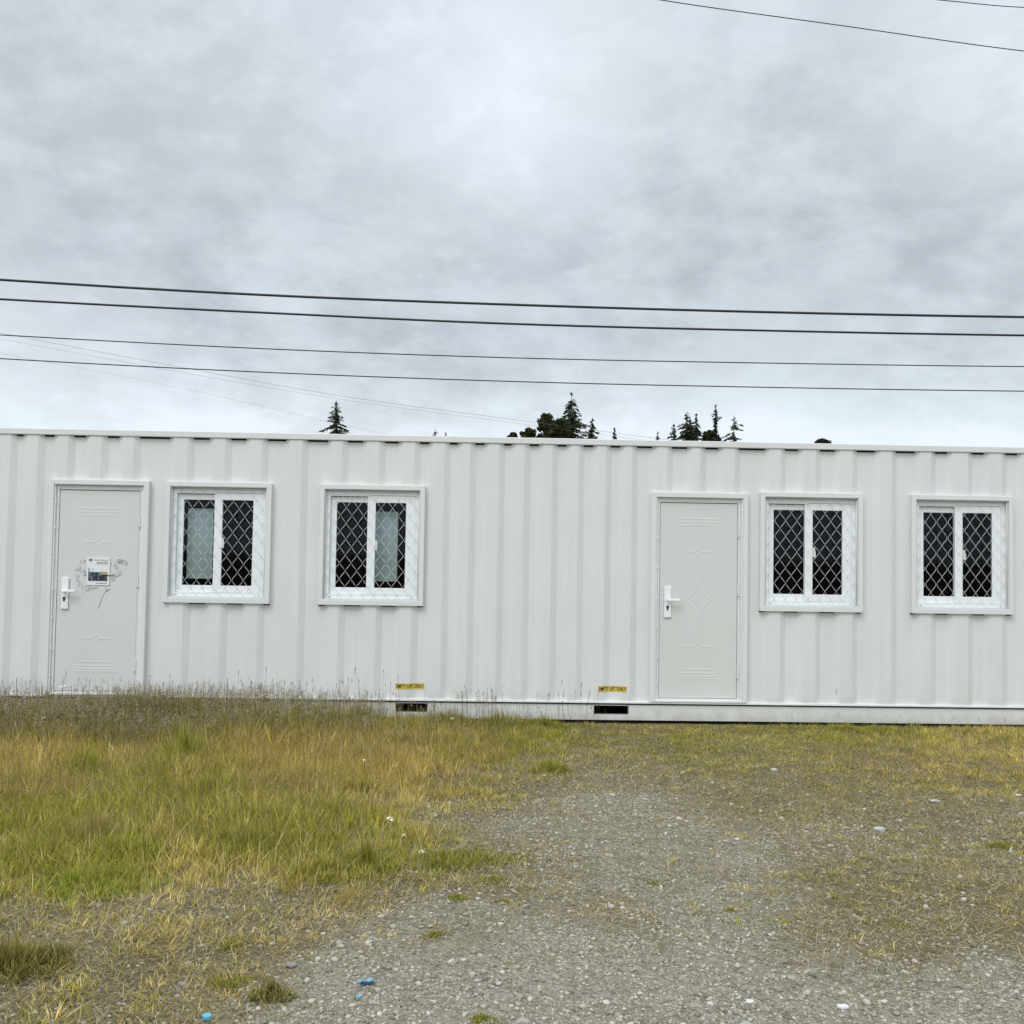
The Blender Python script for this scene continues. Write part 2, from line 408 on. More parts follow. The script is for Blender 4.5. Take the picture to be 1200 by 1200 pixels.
def make_ground():
    fx = np.concatenate([[-600, -200, -80, -40, -20, -12], np.arange(-8, 8.01, .045), [12, 20, 40, 80, 200, 600]])
    fy = np.concatenate([[-400, -150, -60, -30, -15, -10], np.arange(-8, .41, .045), [1.5, 2.6, 6, 15, 40, 90, 200, 600]])
    X, Y = np.meshgrid(fx, fy); Z = ground_z(X, Y)
    nx, ny = len(fx), len(fy)
    i = np.arange(nx - 1)[None, :] + nx * np.arange(ny - 1)[:, None]
    F = np.stack([i, i + 1, i + nx + 1, i + nx], -1).reshape(-1, 4)
    o = raw_mesh('ground', np.stack([X, Y, Z], -1).reshape(-1, 3), [F], mat_ground(), smooth=True)
    a = o.data.attributes.new('cover', 'FLOAT', 'POINT')
    cov = np.where((np.abs(X) > 9) | (Y < -9) | (Y > 1), .8, look(DN, X, Y)).astype(np.float32).reshape(-1)
    a.data.foreach_set('value', cov)
    tag(o, kind='structure')
make_ground()

# ------------------------------------------------------------------ the container
ZB, ZS, ZT = .03, .172, 2.62                      # underside, floor line, top
LX = 6.06
DEEP = 2.44
box_ = thing('office_container', (0, DEEP / 2, 0), 'long white corrugated steel office container with two doors and four meshed windows', 'container')
REC = [(-4.586, -4.432), (-4.336, -4.151), (-4.066, -3.865), (-3.765, -3.564), (-3.471, -3.1), (-2.983, -2.742), (-2.641, -2.408), (-2.307, -2.041), (-1.94, -1.658),
       (-1.572, -1.337), (-1.231, -1.008), (-0.906, -0.725), (-0.63, -0.461), (-0.394, -0.216), (-0.126, 0.037), (0.112, 0.29), (0.369, 0.547), (0.611, 0.797), (0.865, 1.05),
       (1.111, 1.35), (1.438, 1.677), (1.749, 1.969), (2.069, 2.405), (2.502, 2.718), (2.831, 3.064), (3.177, 3.443), (3.548, 3.823), (3.92, 4.131), (4.269, 4.48), (4.593, 4.80)]
x = -4.86
while x > -5.8: REC.append((x, x + .17)); x -= .28
x = 4.92
while x < 5.75: REC.append((x, x + .2)); x += .31
REC.sort()
SL, DP = .060, .031
prof = [(-LX + .1, 0.0)]
for a, b in REC:
    sl = min(SL, (b - a) * .38)
    prof += [(a, 0.0), (a + sl, DP), (b - sl, DP), (b, 0.0)]
prof.append((LX - .1, 0.0))
PX = [p[0] for p in prof]; PY = [p[1] for p in prof]
def wall_y(x): return float(np.interp(x, PX, PY))

WINS = [-2.683, -1.281, 2.791, 4.211]; WZ = 1.603
DOORS = [(-3.765, 2.158), (1.745, 2.138)]
holes = [(c - .445, c + .445, WZ - .515, WZ + .515) for c in WINS] + [(c - .41, c + .41, .10, zt - .03) for c, zt in DOORS]
xs = sorted(set([round(v, 5) for v in PX] + [round(v, 5) for h in holes for v in h[:2]]))
zs = sorted(set([.205, 2.562] + [v for h in holes for v in h[2:] if v > .205]))
mb = MB()
for i in range(len(xs) - 1):
    for j in range(len(zs) - 1):
        cx, cz = (xs[i] + xs[i + 1]) / 2, (zs[j] + zs[j + 1]) / 2
        if any(h[0] < cx < h[1] and h[2] < cz < h[3] for h in holes): continue
        y0, y1 = wall_y(xs[i]), wall_y(xs[i + 1])
        mb.quad((xs[i], y0, zs[j]), (xs[i + 1], y1, zs[j]), (xs[i + 1], y1, zs[j + 1]), (xs[i], y0, zs[j + 1]))
mb.build('corrugated_wall', M['wall'], box_)
# sill lip under the sheet, broken at the doors
MB().box(-LX + .1, LX - .1, -.010, .044, .187, .2055).build('sill_lip', M['bead'], box_, .002)
mb = MB().box(-LX + .1, LX - .1, -.012, .05, 2.5625, ZT)
mb.build('top_rail', M['rail'], box_, .006)
MB().box(-LX + .1, LX - .1, .0245, .052, 2.5475, 2.5622).build('rail_gap_shade', M['dark'], box_)  # dark strip stands in for the shaded gap above each recess
# bottom rail, open at the two forklift pockets
PK = [(-1.035, -.742), (.786, 1.108)]
mb = MB()
xx = [-LX + .1, PK[0][0], PK[0][1], PK[1][0], PK[1][1], LX - .1]
for k in range(0, 6, 2): mb.box(xx[k], xx[k + 1], .012, .09, ZB, .170)
for a, b in PK:
    mb.box(a, b, .0125, .0895, ZB, .078); mb.box(a, b, .0125, .0895, .162, .170)
mb.build('bottom_rail', M['rail'], box_, .003)
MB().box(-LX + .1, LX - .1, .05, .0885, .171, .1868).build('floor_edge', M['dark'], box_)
for a, b in PK:
    m2 = MB()
    m2.box(a - .01, a, .0905, 2.3, .07, .178); m2.box(b, b + .01, .0905, 2.3, .07, .178)
    m2.box(a, b, .0905, 2.3, .06, .070); m2.box(a, b, .0905, 2.3, .1785, .19); m2.box(a, b, 2.3, 2.31, .07, .178)
    m2.build('forklift_pocket', M['dark'], box_)
# roof with shallow cross ribs
mb = MB(); x = -LX + .1; k = 0
nr = 60; stp = (2 * LX - .2) / nr
for k in range(nr):
    a = -LX + .1 + k * stp; q = stp / 4
    zz = [2.606, 2.606, 2.624, 2.624, 2.606]
    for i in range(4): mb.quad((a + i * q, .05, zz[i]), (a + (i + 1) * q, .05, zz[i + 1]), (a + (i + 1) * q, DEEP - .05, zz[i + 1]), (a + i * q, DEEP - .05, zz[i]))
mb.build('roof', M['rail'], box_)
# back and ends
mb = MB(); nb = 43; st = (2 * LX - .2) / nb
for k in range(nb):
    a = -LX + .1 + k * st; q = [0, st * .25, st * .5, st * .75, st]; yy = [DEEP, DEEP - .036, DEEP - .036, DEEP, DEEP]
    for i in range(4): mb.quad((a + q[i + 1], yy[i + 1], ZS), (a + q[i], yy[i], ZS), (a + q[i], yy[i], 2.5625), (a + q[i + 1], yy[i + 1], 2.5625))
mb.build('back_wall', M['wall'], box_)
for sx in (-1, 1):
    mb = MB(); nb = 8; st = (DEEP - .2) / nb; X0 = sx * LX
    for k in range(nb):
        a = .1 + k * st; q = [0, st * .25, st * .5, st * .75, st]; xi = [X0, X0 - sx * .036, X0 - sx * .036, X0, X0]
        for i in range(4): mb.quad((xi[i], a + q[i], ZS), (xi[i + 1], a + q[i + 1], ZS), (xi[i + 1], a + q[i + 1], 2.5625), (xi[i], a + q[i], 2.5625))
    mb.build('end_wall', M['wall'], box_)
    MB().box(min(X0, X0 - sx * .09), max(X0, X0 - sx * .09), .1, DEEP - .1, ZB, ZS).build('end_rail', M['rail'], box_, .003)
    MB().box(min(X0, X0 - sx * .05), max(X0, X0 - sx * .05), .1, DEEP - .1, 2.563, ZT).build('end_rail', M['rail'], box_, .003)
    for y0 in (0, DEEP - .1):
        a, b = sorted((X0, X0 - sx * .1))
        MB().box(a, b, y0, y0 + .1, .118, 2.51).build('corner_post', M['rail'], box_, .004)
        a, b = sorted((X0 + sx * .004, X0 - sx * .16))
        for z0, z1 in ((-.004, .1175), (2.5105, 2.63)):
            MB().box(a, b, y0 - .004, y0 + .104, z0, z1).build('corner_casting', M['rail'], box_, .01)
MB().box(-LX + .1, LX - .1, DEEP - .09, DEEP - .012, ZB, .18).box(-LX + .1, LX - .1, DEEP - .05, DEEP + .012, 2.563, ZT).build('back_rail', M['rail'], box_, .003)
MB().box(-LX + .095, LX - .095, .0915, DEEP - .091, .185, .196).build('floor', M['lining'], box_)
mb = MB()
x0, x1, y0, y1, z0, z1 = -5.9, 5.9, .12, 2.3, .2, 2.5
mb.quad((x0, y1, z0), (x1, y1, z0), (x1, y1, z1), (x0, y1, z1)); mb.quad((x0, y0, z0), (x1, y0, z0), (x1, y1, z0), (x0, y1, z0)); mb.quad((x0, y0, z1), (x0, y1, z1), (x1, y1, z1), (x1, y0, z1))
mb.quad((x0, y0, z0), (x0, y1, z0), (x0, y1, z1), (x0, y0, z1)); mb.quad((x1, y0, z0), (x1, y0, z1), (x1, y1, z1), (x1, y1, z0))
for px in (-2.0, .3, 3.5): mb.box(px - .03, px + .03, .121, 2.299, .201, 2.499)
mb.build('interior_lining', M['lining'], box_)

# stickers under the sheet's foot, following the ribs
def text_mesh(txt, size):
    cu = bpy.data.curves.new('lettering', 'FONT'); cu.body = txt; cu.size = size; cu.align_x = 'CENTER'; cu.align_y = 'CENTER'; cu.offset = size * .012
    tmp = bpy.data.objects.new('tmp', cu); COL.objects.link(tmp)
    dg = bpy.context.evaluated_depsgraph_get(); me = bpy.data.meshes.new_from_object(tmp.evaluated_get(dg))
    bpy.data.objects.remove(tmp); return me
M['yellow'], t_, b_ = new_mat('yellow_sticker', (.62, .47, .06), .5)
gg = t_.node('ShaderNodeNewGeometry').outputs['Position']
t_.link(t_.mix(t_.ramp(t_.noise(gg, 60, 5, .6), .5, .75), (.62, .47, .06), (.66, .58, .28)), b_.inputs['Base Color'])
M['ink'], _, _ = new_mat('black_ink', (.02, .022, .01), .6)
for k, (a, b, zc) in enumerate([(-1.037, -.775, .317), (.821, 1.086, .315)]):
    mb = MB(); cuts = sorted(set([a, b] + [x for x in PX if a < x < b]))
    for i in range(len(cuts) - 1):
        y0, y1 = wall_y(cuts[i]) - .002, wall_y(cuts[i + 1]) - .002
        mb.quad((cuts[i], y0, zc - .027), (cuts[i + 1], y1, zc - .027), (cuts[i + 1], y1, zc + .027), (cuts[i], y0, zc + .027))
    st = mb.build('warning_sticker', M['yellow'], box_); st['label'] = 'small yellow sticker with black lettering above a forklift pocket'
    me = text_mesh('EMPTY LIFT ONLY', .05)
    xsn = [v.co.x for v in me.vertices]; wd = max(xsn) - min(xsn); mid_ = (max(xsn) + min(xsn)) / 2
    for v in me.vertices:
        X = (a + b) / 2 + (v.co.x - mid_) / wd * (b - a) * .94; Z = zc + v.co.y * 1.0
        v.co = (X, wall_y(X) - .0045, Z)
    o = bpy.data.objects.new('lettering', me); me.materials.clear(); me.materials.append(M['ink']); COL.objects.link(o); o.parent = st

# ------------------------------------------------------------------ windows
def make_window(cx, blind):
    x0, x1, z0, z1 = cx - .436, cx + .436, WZ - .505, WZ + .505
    zt = z1 - .012
    f = MB()
    f.frame(x0 + .001, x1 - .001, z0 + .001, zt, .045, .045, .045, .035, .030, .095)
    f.box(x0 + .046, cx - .02, .032, .060, zt - .0445, zt - .0355)        # head of the left track
    f.box(x0 + .046, x1 - .046, .026, .0295, z0 + .006, z0 + .020)
    win = f.build('window', M['pvc'], box_, .004)
    t = MB().frame(cx - .481, cx + .481, WZ - .552, WZ + .552, .043, .043, .046, .044, -.022, .045)
    t.frame(x0 - .0015, x1 + .0015, z0 - .0005, z1 + .0025, .006, .006, .006, .006, -.012, .040)
    t.build('trim', M['trim'], win, .003)
    MB().box(cx - .478, cx + .478, .0235, .0445, WZ - .563, WZ - .5525).build('trim_shadow_strip', M['dark'], win)  # dark strip put in as the shadow below the trim
    gz0, gz1 = WZ - .393, WZ + .392
    # left sash runs behind, right sash in front and carries the wide meeting stile
    MB().frame(x0 + .0465, cx + .02, z0 + .047, zt - .050, (cx - .334) - (x0 + .0465), .066, gz0 - (z0 + .047), (zt - .050) - gz1, .064, .085).build('sash', M['pvc'], win, .003)
    MB().frame(cx - .048, x1 - .0465, z0 + .048, zt - .037, .074, (x1 - .0465) - (cx + .306), gz0 - (z0 + .048), (zt - .037) - gz1, .036, .062).build('sash', M['pvc'], win, .003)
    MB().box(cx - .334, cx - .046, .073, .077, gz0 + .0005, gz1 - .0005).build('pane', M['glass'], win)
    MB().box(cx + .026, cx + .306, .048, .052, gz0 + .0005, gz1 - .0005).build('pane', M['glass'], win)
    MB().box(cx + .028, cx + .046, .024, .0475, WZ - .045, WZ + .045).box(cx + .034, cx + .050, .019, .0235, WZ - .050, WZ + .01).build('latch', M['trim'], win, .003)
    if blind is not None:
        b = MB(); bx0, bx1 = cx + blind[0], cx + blind[1]
        b.box(bx0, bx1, .150, .156, WZ - .335, WZ + .315)
        b.build('curtain', M['blind'], win)
    # chain-link: each wire zigzags down, mirrored to its neighbour, hooked where they meet
    g = MB(); W, Hh = .1025, .1455; n = int(.86 / (W / 2))
    seg = 8
    for i in range(n + 1):
        xc = x0 + .012 + i * (x1 - x0 - .024) / n
        sgn = 1 if i % 2 else -1
        pts = []; z = z0 + .012; ph0 = (cx * 7.7) % 1
        steps = int((z1 - z0 - .024) / (Hh / seg))
        for k in range(steps + 1):
            zz = z0 + .012 + k * (z1 - z0 - .024) / steps
            ph = (zz / Hh + ph0) % 1
            tri = 1 - 4 * abs(ph - .5)
            tri = math.sin(tri * math.pi / 2) * .25 + tri * .75
            X = min(max(xc + sgn * tri * W / 4 * 1.03, x0 + .008), x1 - .008)
            pts.append((X, .004 + sgn * .0022 * math.cos(ph * 4 * math.pi), zz))
        g.tube(pts, .0020, 5)
    for z in (z0 + .010, z1 - .010): g.tube([(x0 + .008, .004, z), (x1 - .008, .004, z)], .004, 6)
    for xq in (x0 + .008, x1 - .008): g.tube([(xq, .004, z0 + .010), (xq, .004, z1 - .010)], .0035, 6)
    g.build('security_mesh', M['wire'], win, smooth=True)
    # bolt heads of the grille on the frame
    for xx_ in (x0 + .06, x1 - .06): MB().disc((xx_, z0 + .026), .006, .0235, .0295, 8).build('bolt', M['steel'], win)
    return win
w1 = make_window(WINS[0], (-.320, -.085)); w1['label'] = 'window with a grey curtain behind its left pane'
w2 = make_window(WINS[1], (-.03, .225)); w2['label'] = 'window with a grey curtain behind its right pane'
for c in WINS[2:]: make_window(c, None)['label'] = 'window with two black panes behind diamond mesh'

# ------------------------------------------------------------------ doors
def emboss(lx, lz, hh):
    """pressed relief of the door skin, lx from the leaf centre, lz from its foot; metres"""
    h = 0.0
    def ridge(d, wd, a): return .62 * a * math.exp(-(d / wd) ** 2)
    def hl(zc, half, a=.003, wd=.006):
        e = max(0, abs(lx) - half); return ridge(math.hypot(lz - zc, e), wd, a)
    for zc, half in ((1.655, .19), (1.625, .175), (1.597, .13), (.262, .13), (.228, .16), (.198, .185), (.176, .19)): h += hl(zc, half)
    for zc in (1.35, .475):
        r = math.hypot(lx, lz - zc)
        if r > .03: h += hl(zc, .13, .0028)
        h += ridge(r - .028, .006, .0028)
    zc = .905
    ax, az = abs(lx), abs(lz - zc)
    # concave diamond with a small quatrefoil
    d = (ax / .13) ** .75 + (az / .165) ** .75 - 1
    if d < .5: h += ridge(d * .09, .006, .0026)
    r = math.hypot(lx, (lz - zc) * 1.4); th = math.atan2((lz - zc), lx)
    h += ridge(r - .05 - .012 * math.cos(4 * th), .006, .002)
    h += ridge(r - .02, .006, .0015)
    # faint outer rectangle
    for X, Z0, Z1 in ((.20, .30, 1.50),):
        e = max(0, Z0 - lz, lz - Z1); h += ridge(math.hypot(ax - X, e), .005, .0008)
    return h
def make_door(cx, zt, notice):
    z0 = .197
    x0, x1 = cx - .40, cx + .40
    # leaf
    lx0, lx1, lz0, lz1 = cx - .361, cx + .359, .240, zt - .098
    nx, nz = 120, 300
    gx = np.linspace(lx0, lx1, nx); gz = np.linspace(lz0, lz1, nz)
    V = []
    for z in gz:
        for x in gx: V.append((x, .020 - emboss(x - (lx0 + lx1) / 2, z - lz0, lz1 - lz0), z))
    i = np.arange(nx - 1)[None, :] + nx * np.arange(nz - 1)[:, None]
    F = np.stack([i, i + 1, i + nx + 1, i + nx], -1).reshape(-1, 4)
    d = raw_mesh('door', np.array(V), [F], M['door'], smooth=True); attach(d, box_)
    MB().frame(lx0, lx1, lz0, lz1, .03, .03, .03, .03, .0225, .038).build('door_edge', M['door'], d, .002)
    MB().frame(cx - .452, cx + .452, z0 + .009, zt, .047, .047, .009, .047, -.022, .044).build('door_surround', M['trim'], d, .004)
    MB().frame(cx - .4045, cx + .4045, z0 + .0185, zt - .0475, .012, .012, .008, .004, -.008, .042).build('bead', M['bead'], d, .002)
    MB().frame(cx - .392, cx + .392, z0 + .027, zt - .052, .027, .029, .012, .040, .012, .060).build('door_frame', M['trim'], d, .003)
    MB().frame(lx0 - .003, lx1 + .003, lz0 - .003, lz1 + .003, .008, .008, .008, .008, .040, .055).box(lx0, lx1, .0705, .08, lz0, lz1).build('seal', M['seal'], d)
    for z in (1.95, 1.72, 1.44, 1.16, .90, .62, .38):
        for sx in (-1, 1): MB().disc((cx + sx * .391, z + (.03 if sx > 0 else 0)), .0075, -.013, -.0065, 8).build('screw', M['plate'], d)
    for xx_ in (-.375, -.12, .13, .375): MB().disc((cx + xx_, zt - .074), .0085, .004, .0115, 8).build('screw', M['plate'], d)
    for z in (1.78, 1.235, .47):
        MB().box(lx1 + .001, lx1 + .012, .004, .019, z - .055, z + .055).build('hinge', M['trim'], d, .002)
        MB().disc((lx1 + .0065, z - .052), .006, -.001, .0038, 8).build('hinge_pin', M['steel'], d)
    # handle
    hx = cx - .288
    MB().box(hx - .033, hx + .033, .002, .0165, .978, 1.262).build('handle_plate', M['plate'], d, .004)
    MB().tube([(hx, .0015, 1.142), (hx, -.035, 1.142)], .012, 10).box(hx - .014, hx + .108, -.050, -.030, 1.131, 1.155).build('lever', M['plate'], d, .005)
    MB().disc((hx - .002, 1.076), .0135, -.0015, .0019, 16).box(hx - .009, hx + .005, -.0012, .0018, 1.048, 1.068).build('keyhole', M['ink'], d)
    if notice:
        nx0, nz0, nx1, nz1 = cx - .102, 1.198, cx + .108, 1.452
        yb = .0135
        paper, _, _ = new_mat('paper', (.74, .76, .76), .6)
        pn = MB().box(nx0, nx1, yb - .001, yb, nz0, nz1).build('notice', paper, d)
        pn['label'] = 'white printed notice with a dark photograph taped to the door'
        pic, t, b = new_mat('printed_photograph', (.05, .06, .08), .4)
        g = t.node('ShaderNodeTexCoord').outputs['Object']
        mp = t.node('ShaderNodeMapping'); t.link(g, mp.inputs[0]); mp.inputs['Scale'].default_value = (60, 60, 28)
        n = t.noise(mp.outputs[0], 1.0, 5, .7)
        t.link(t.mix(t.ramp(n, .48, .66), (.012, .018, .03), (.30, .36, .44)), b.inputs['Base Color'])
        px0, px1 = nx0 + .018, nx1 - .020
        MB().box(px0, px1, yb - .0022, yb - .0012, nz0 + .038, nz0 + .118).build('photograph', pic, d)
        lt, _, _ = new_mat('printed_sky', (.60, .66, .72), .4)
        MB().box(px0 + .004, px0 + .05, yb - .0022, yb - .0012, nz0 + .119, nz0 + .16).build('photograph', lt, d)
        tan, _, _ = new_mat('printed_tan', (.40, .33, .20), .4)
        MB().box(px1 - .062, px1, yb - .0032, yb - .0024, nz0 + .097, nz0 + .122).build('photograph', tan, d)
        rr = random.Random(3); pk, _, _ = new_mat('faded_print', (.16, .17, .19), .6)
        MB().box(nx0 + .020, nx0 + .052, yb - .0025, yb - .0013, nz1 - .036, nz1 - .016).build('printed_logo', pk, d)
        for zz in (nz1 - .026, nz1 - .046, nz1 - .060, nz0 + .018):
            tx = MB(); X = nx0 + .066 if zz > nz1 - .04 else nx0 + .09
            while X < nx1 - .022:
                wq = rr.uniform(.004, .013); tx.box(X, min(X + wq, nx1 - .02), yb - .0025, yb - .0013, zz - .0035, zz + .0035); X += wq + .004
            tx.build('printed_text', pk, d)
        MB().box(px0, px0 + .006, yb - .0042, yb - .0034, nz0 + .04, nz0 + .155).build('printed_border', pk, d)
        # pen across the sheet's edge and handwriting beside it
        MB().tube([(cx + .03, yb - .006, 1.291), (cx + .152, yb - .006, 1.290)], .0036, 6).build('marker_stroke', M['ink'], d)
        pen, _, _ = new_mat('pen_ink', (.10, .11, .13), .7)
        def stroke(ps, r=.0018): MB().tube([(cx + a, yb - .001, b) for a, b in ps], r, 4).build('handwriting', pen, d)
        stroke([(.168, 1.430), (.196, 1.434), (.190, 1.412), (.180, 1.398)]); stroke([(.160, 1.414), (.205, 1.412)])
        stroke([(.196, 1.440), (.212, 1.424), (.206, 1.404), (.192, 1.400)]); stroke([(.222, 1.432), (.214, 1.416), (.224, 1.402), (.236, 1.398)])
        stroke([(.220, 1.428), (.248, 1.420)]); stroke([(.242, 1.424), (.262, 1.412), (.262, 1.394), (.246, 1.386)])
        for q in range(9):
            a = rr.uniform(-.205, -.115); b = rr.uniform(1.185, 1.425)
            stroke([(a, b), (a + rr.uniform(.006, .022), b + rr.uniform(-.012, .012)), (a + rr.uniform(0, .02), b - rr.uniform(.01, .025))], .0013)
        # grey residue left by torn tape round the sheet
        rs, t, b = new_mat('tape_residue', (.50, .52, .50), .7)
        for q in range(26):
            rb = MB()
            side = rr.random()
            if side < .45: a, b2 = rr.uniform(-.20, -.112), rr.uniform(1.17, 1.46)
            elif side < .75: a, b2 = rr.uniform(.112, .20), rr.uniform(1.20, 1.47)
            else: a, b2 = rr.uniform(-.14, .13), rr.uniform(1.165, 1.19)
            k = 7; ra = rr.uniform(.006, .024); n = len(rb.v)
            for j in range(k):
                th = 2 * math.pi * j / k; r_ = ra * rr.uniform(.5, 1.2); rb.v.append((cx + a + r_ * math.cos(th), yb + .0012 + q * .00002, b2 + r_ * 1.2 * math.sin(th)))
            rb.f.append(tuple(range(n, n + k)))
            rb.build('tape_residue', rs, d)
        sc2 = MB().tube([(cx + .12, .0175, 1.165), (cx + .075, .0175, 1.14), (cx + .045, .0175, 1.09), (cx + .018, .0175, 1.0)], .0014, 4)
        sc2.build('scratch', pen, d)
    return d
make_door(*DOORS[0], True)['label'] = 'pale grey door with a taped notice'
make_door(*DOORS[1], False)['label'] = 'pale grey door with bare embossed panel'

# ------------------------------------------------------------------ overhead cables
def cable(pts, r, mat, label, name='overhead_cable', group=None, k=8):
    P = [Vector(p) for p in pts]
    P = [P[0] + (P[0] - P[1]) * 1.0 + Vector((0, 0, .05))] + P + [P[-1] + (P[-1] - P[-2]) * 1.0 + Vector((0, 0, .05))]
    c = []
    for i in range(len(P) - 1):
        p0, p1, p2, p3 = P[max(i - 1, 0)], P[i], P[i + 1], P[min(i + 2, len(P) - 1)]
        for s in range(14):
            t = s / 14
            c.append(.5 * ((2 * p1) + (p2 - p0) * t + (2 * p0 - 5 * p1 + 4 * p2 - p3) * t * t + (3 * p1 - p0 - 3 * p2 + p3) * t ** 3))
    c.append(P[-1])
    o = MB().tube(c, r, k).build(name, mat, smooth=True)
    return tag(o, label, 'cable', group)
G1 = 'long cables crossing above the container'
cable([(-9.46, 10, 6.56), (-4.65, 10, 6.39), (.23, 10, 6.31), (5.17, 10, 6.28), (10.19, 10, 6.3)], .024, M['cable'], 'thick black overhead cable, topmost of the four crossing above the roof', group=G1)
cable([(-9.45, 10, 6.19), (-4.64, 10, 6.05), (.23, 10, 5.94), (5.18, 10, 5.92), (10.19, 10, 5.94)], .021, M['cable'], 'thick black overhead cable, second of the four crossing above the roof', group=G1)
cable([(-9.42, 10, 5.51), (-4.62, 10, 5.36), (.25, 10, 5.285), (5.18, 10, 5.29), (10.19, 10, 5.33)], .0105, M['cable'], 'thin dark overhead wire, third of the four crossing above the roof', group=G1)
cable([(-9.40, 10, 5.06), (-4.61, 10, 4.91), (.25, 10, 4.83), (5.18, 10, 4.82), (10.18, 10, 4.85)], .0105, M['cable'], 'thin dark overhead wire, lowest and nearest the roof of the four', group=G1)
G2 = 'faint far wires sloping down behind the container'
cable([(-28.25, 50, 13.78), (-18.45, 50, 12.11), (-8.58, 50, 10.53), (2.36, 50, 9.25)], .0075, M['thin_cable'], 'faint distant wire sloping down to the right, topmost of three at left', 'distant_wire', G2, 5)
cable([(-28.24, 50, 13.44), (-18.44, 50, 11.81), (-8.57, 50, 10.33), (2.37, 50, 9.05)], .0055, M['thin_cable'], 'faint distant wire sloping down to the right, middle of three at left', 'distant_wire', G2, 5)
cable([(-28.21, 50, 12.6), (-18.41, 50, 10.92), (-9.28, 50, 9.02)], .004, M['thin_cable'], 'faint distant wire sloping to the lone fir, lowest of three at left', 'distant_wire', G2, 5)
G3 = 'wires crossing the upper right sky'
cable([(.08, -3, 5.25), (.84, -3, 5.13), (2.01, -3, 5.0), (3.2, -3, 4.87)], .0030, M['cable'], 'long thin wire slanting across the upper right sky', 'overhead_wire', G3, 6)
cable([(1.97, -3, 5.24), (2.67, -3, 5.19), (3.2, -3, 5.16)], .0028, M['cable'], 'short stretch of thin wire cutting the top right corner of the sky', 'overhead_wire', G3, 6)

# ------------------------------------------------------------------ trees far behind
def leaf_mesh(name, C, D, L, Wd, tint, parent):
    """one slim quad per spray: centre C, direction D, half length L, half width Wd"""
    n = len(C); rnd = RNG.normal(size=(n, 3)); U = np.cross(D, rnd); U /= np.linalg.norm(U, axis=1, keepdims=True) + 1e-9
    V = np.stack([C - D * L[:, None], C + U * Wd[:, None], C + D * L[:, None], C - U * Wd[:, None]], 1).reshape(-1, 3)
    F = np.arange(4 * n).reshape(-1, 4)
    o = raw_mesh(name, V, [F], M['leaf'], np.repeat(tint, 4, axis=0)); attach(o, parent); return o
def fir(x, y, top, spread, label, thin=1.0, seed=0, dens=1.0):
    r = np.random.default_rng(seed + 100)
    root = thing('fir_tree', (x, y, 0), label, 'tree', 'conifers rising behind the container')
    MB().tube([(x, y, 0), (x + .05, y, top * .5), (x, y, top)], .17, 7, .012).build('trunk', M['bark'], root)
    C, D, L = [], [], []
    z = top - .12
    while z > 1.2:
        dd = top - z
        R = spread * 1.65 * (1 - math.exp(-dd / 2.0)) * r.uniform(.5, 1.25)
        if thin < 1 and 1.0 < dd < 1.9: R *= .25
        nb = int(r.integers(5, 8)) if dd > .5 else 4
        a0 = r.uniform(0, 6.28)
        for b in range(nb):
            if r.random() > dens: continue
            zb = z + r.uniform(-.16, .16); a = a0 + b * 2 * math.pi / nb + r.uniform(-.3, .3); Rb = R * r.uniform(.3, 1.15)
            m = max(3, int(Rb / .085))
            if dd > 6: m = max(3, m // 3)
            for s in range(m):
                t = (s + .7) / m; rad = Rb * t
                zz = zb - Rb * (.20 * t + .12 * t * t) + .16 * max(0, t - .75) * Rb
                for q in (-1, 0, 1):
                    aa = a + q * .10 * (1 - t * .4)
                    C.append((x + rad * math.cos(aa) + r.normal(0, .03), y + rad * math.sin(aa) + r.normal(0, .03), zz - abs(q) * .04 + r.normal(0, .03)))
                    da = a + q * .9; D.append((math.cos(da), math.sin(da), -.45)); L.append(r.uniform(.08, .20) * (.5 + .5 * min(1, dd)))
        z -= r.uniform(.17, .30) * (1 if dd < 6 else 1.5)
    for s in range(6): C.append((x, y, top - .03 * s)); D.append((r.normal(0, .2), r.normal(0, .2), 1)); L.append(.07)
    C, D, L = np.array(C), np.array(D, float), np.array(L); D /= np.linalg.norm(D, axis=1, keepdims=True)
    f = r.random((len(C), 1)); tint = np.array([.016, .026, .019]) * (1 - f) + np.array([.055, .075, .035]) * f
    leaf_mesh('crown', C, D, L, L * .3, tint, root)
    return root
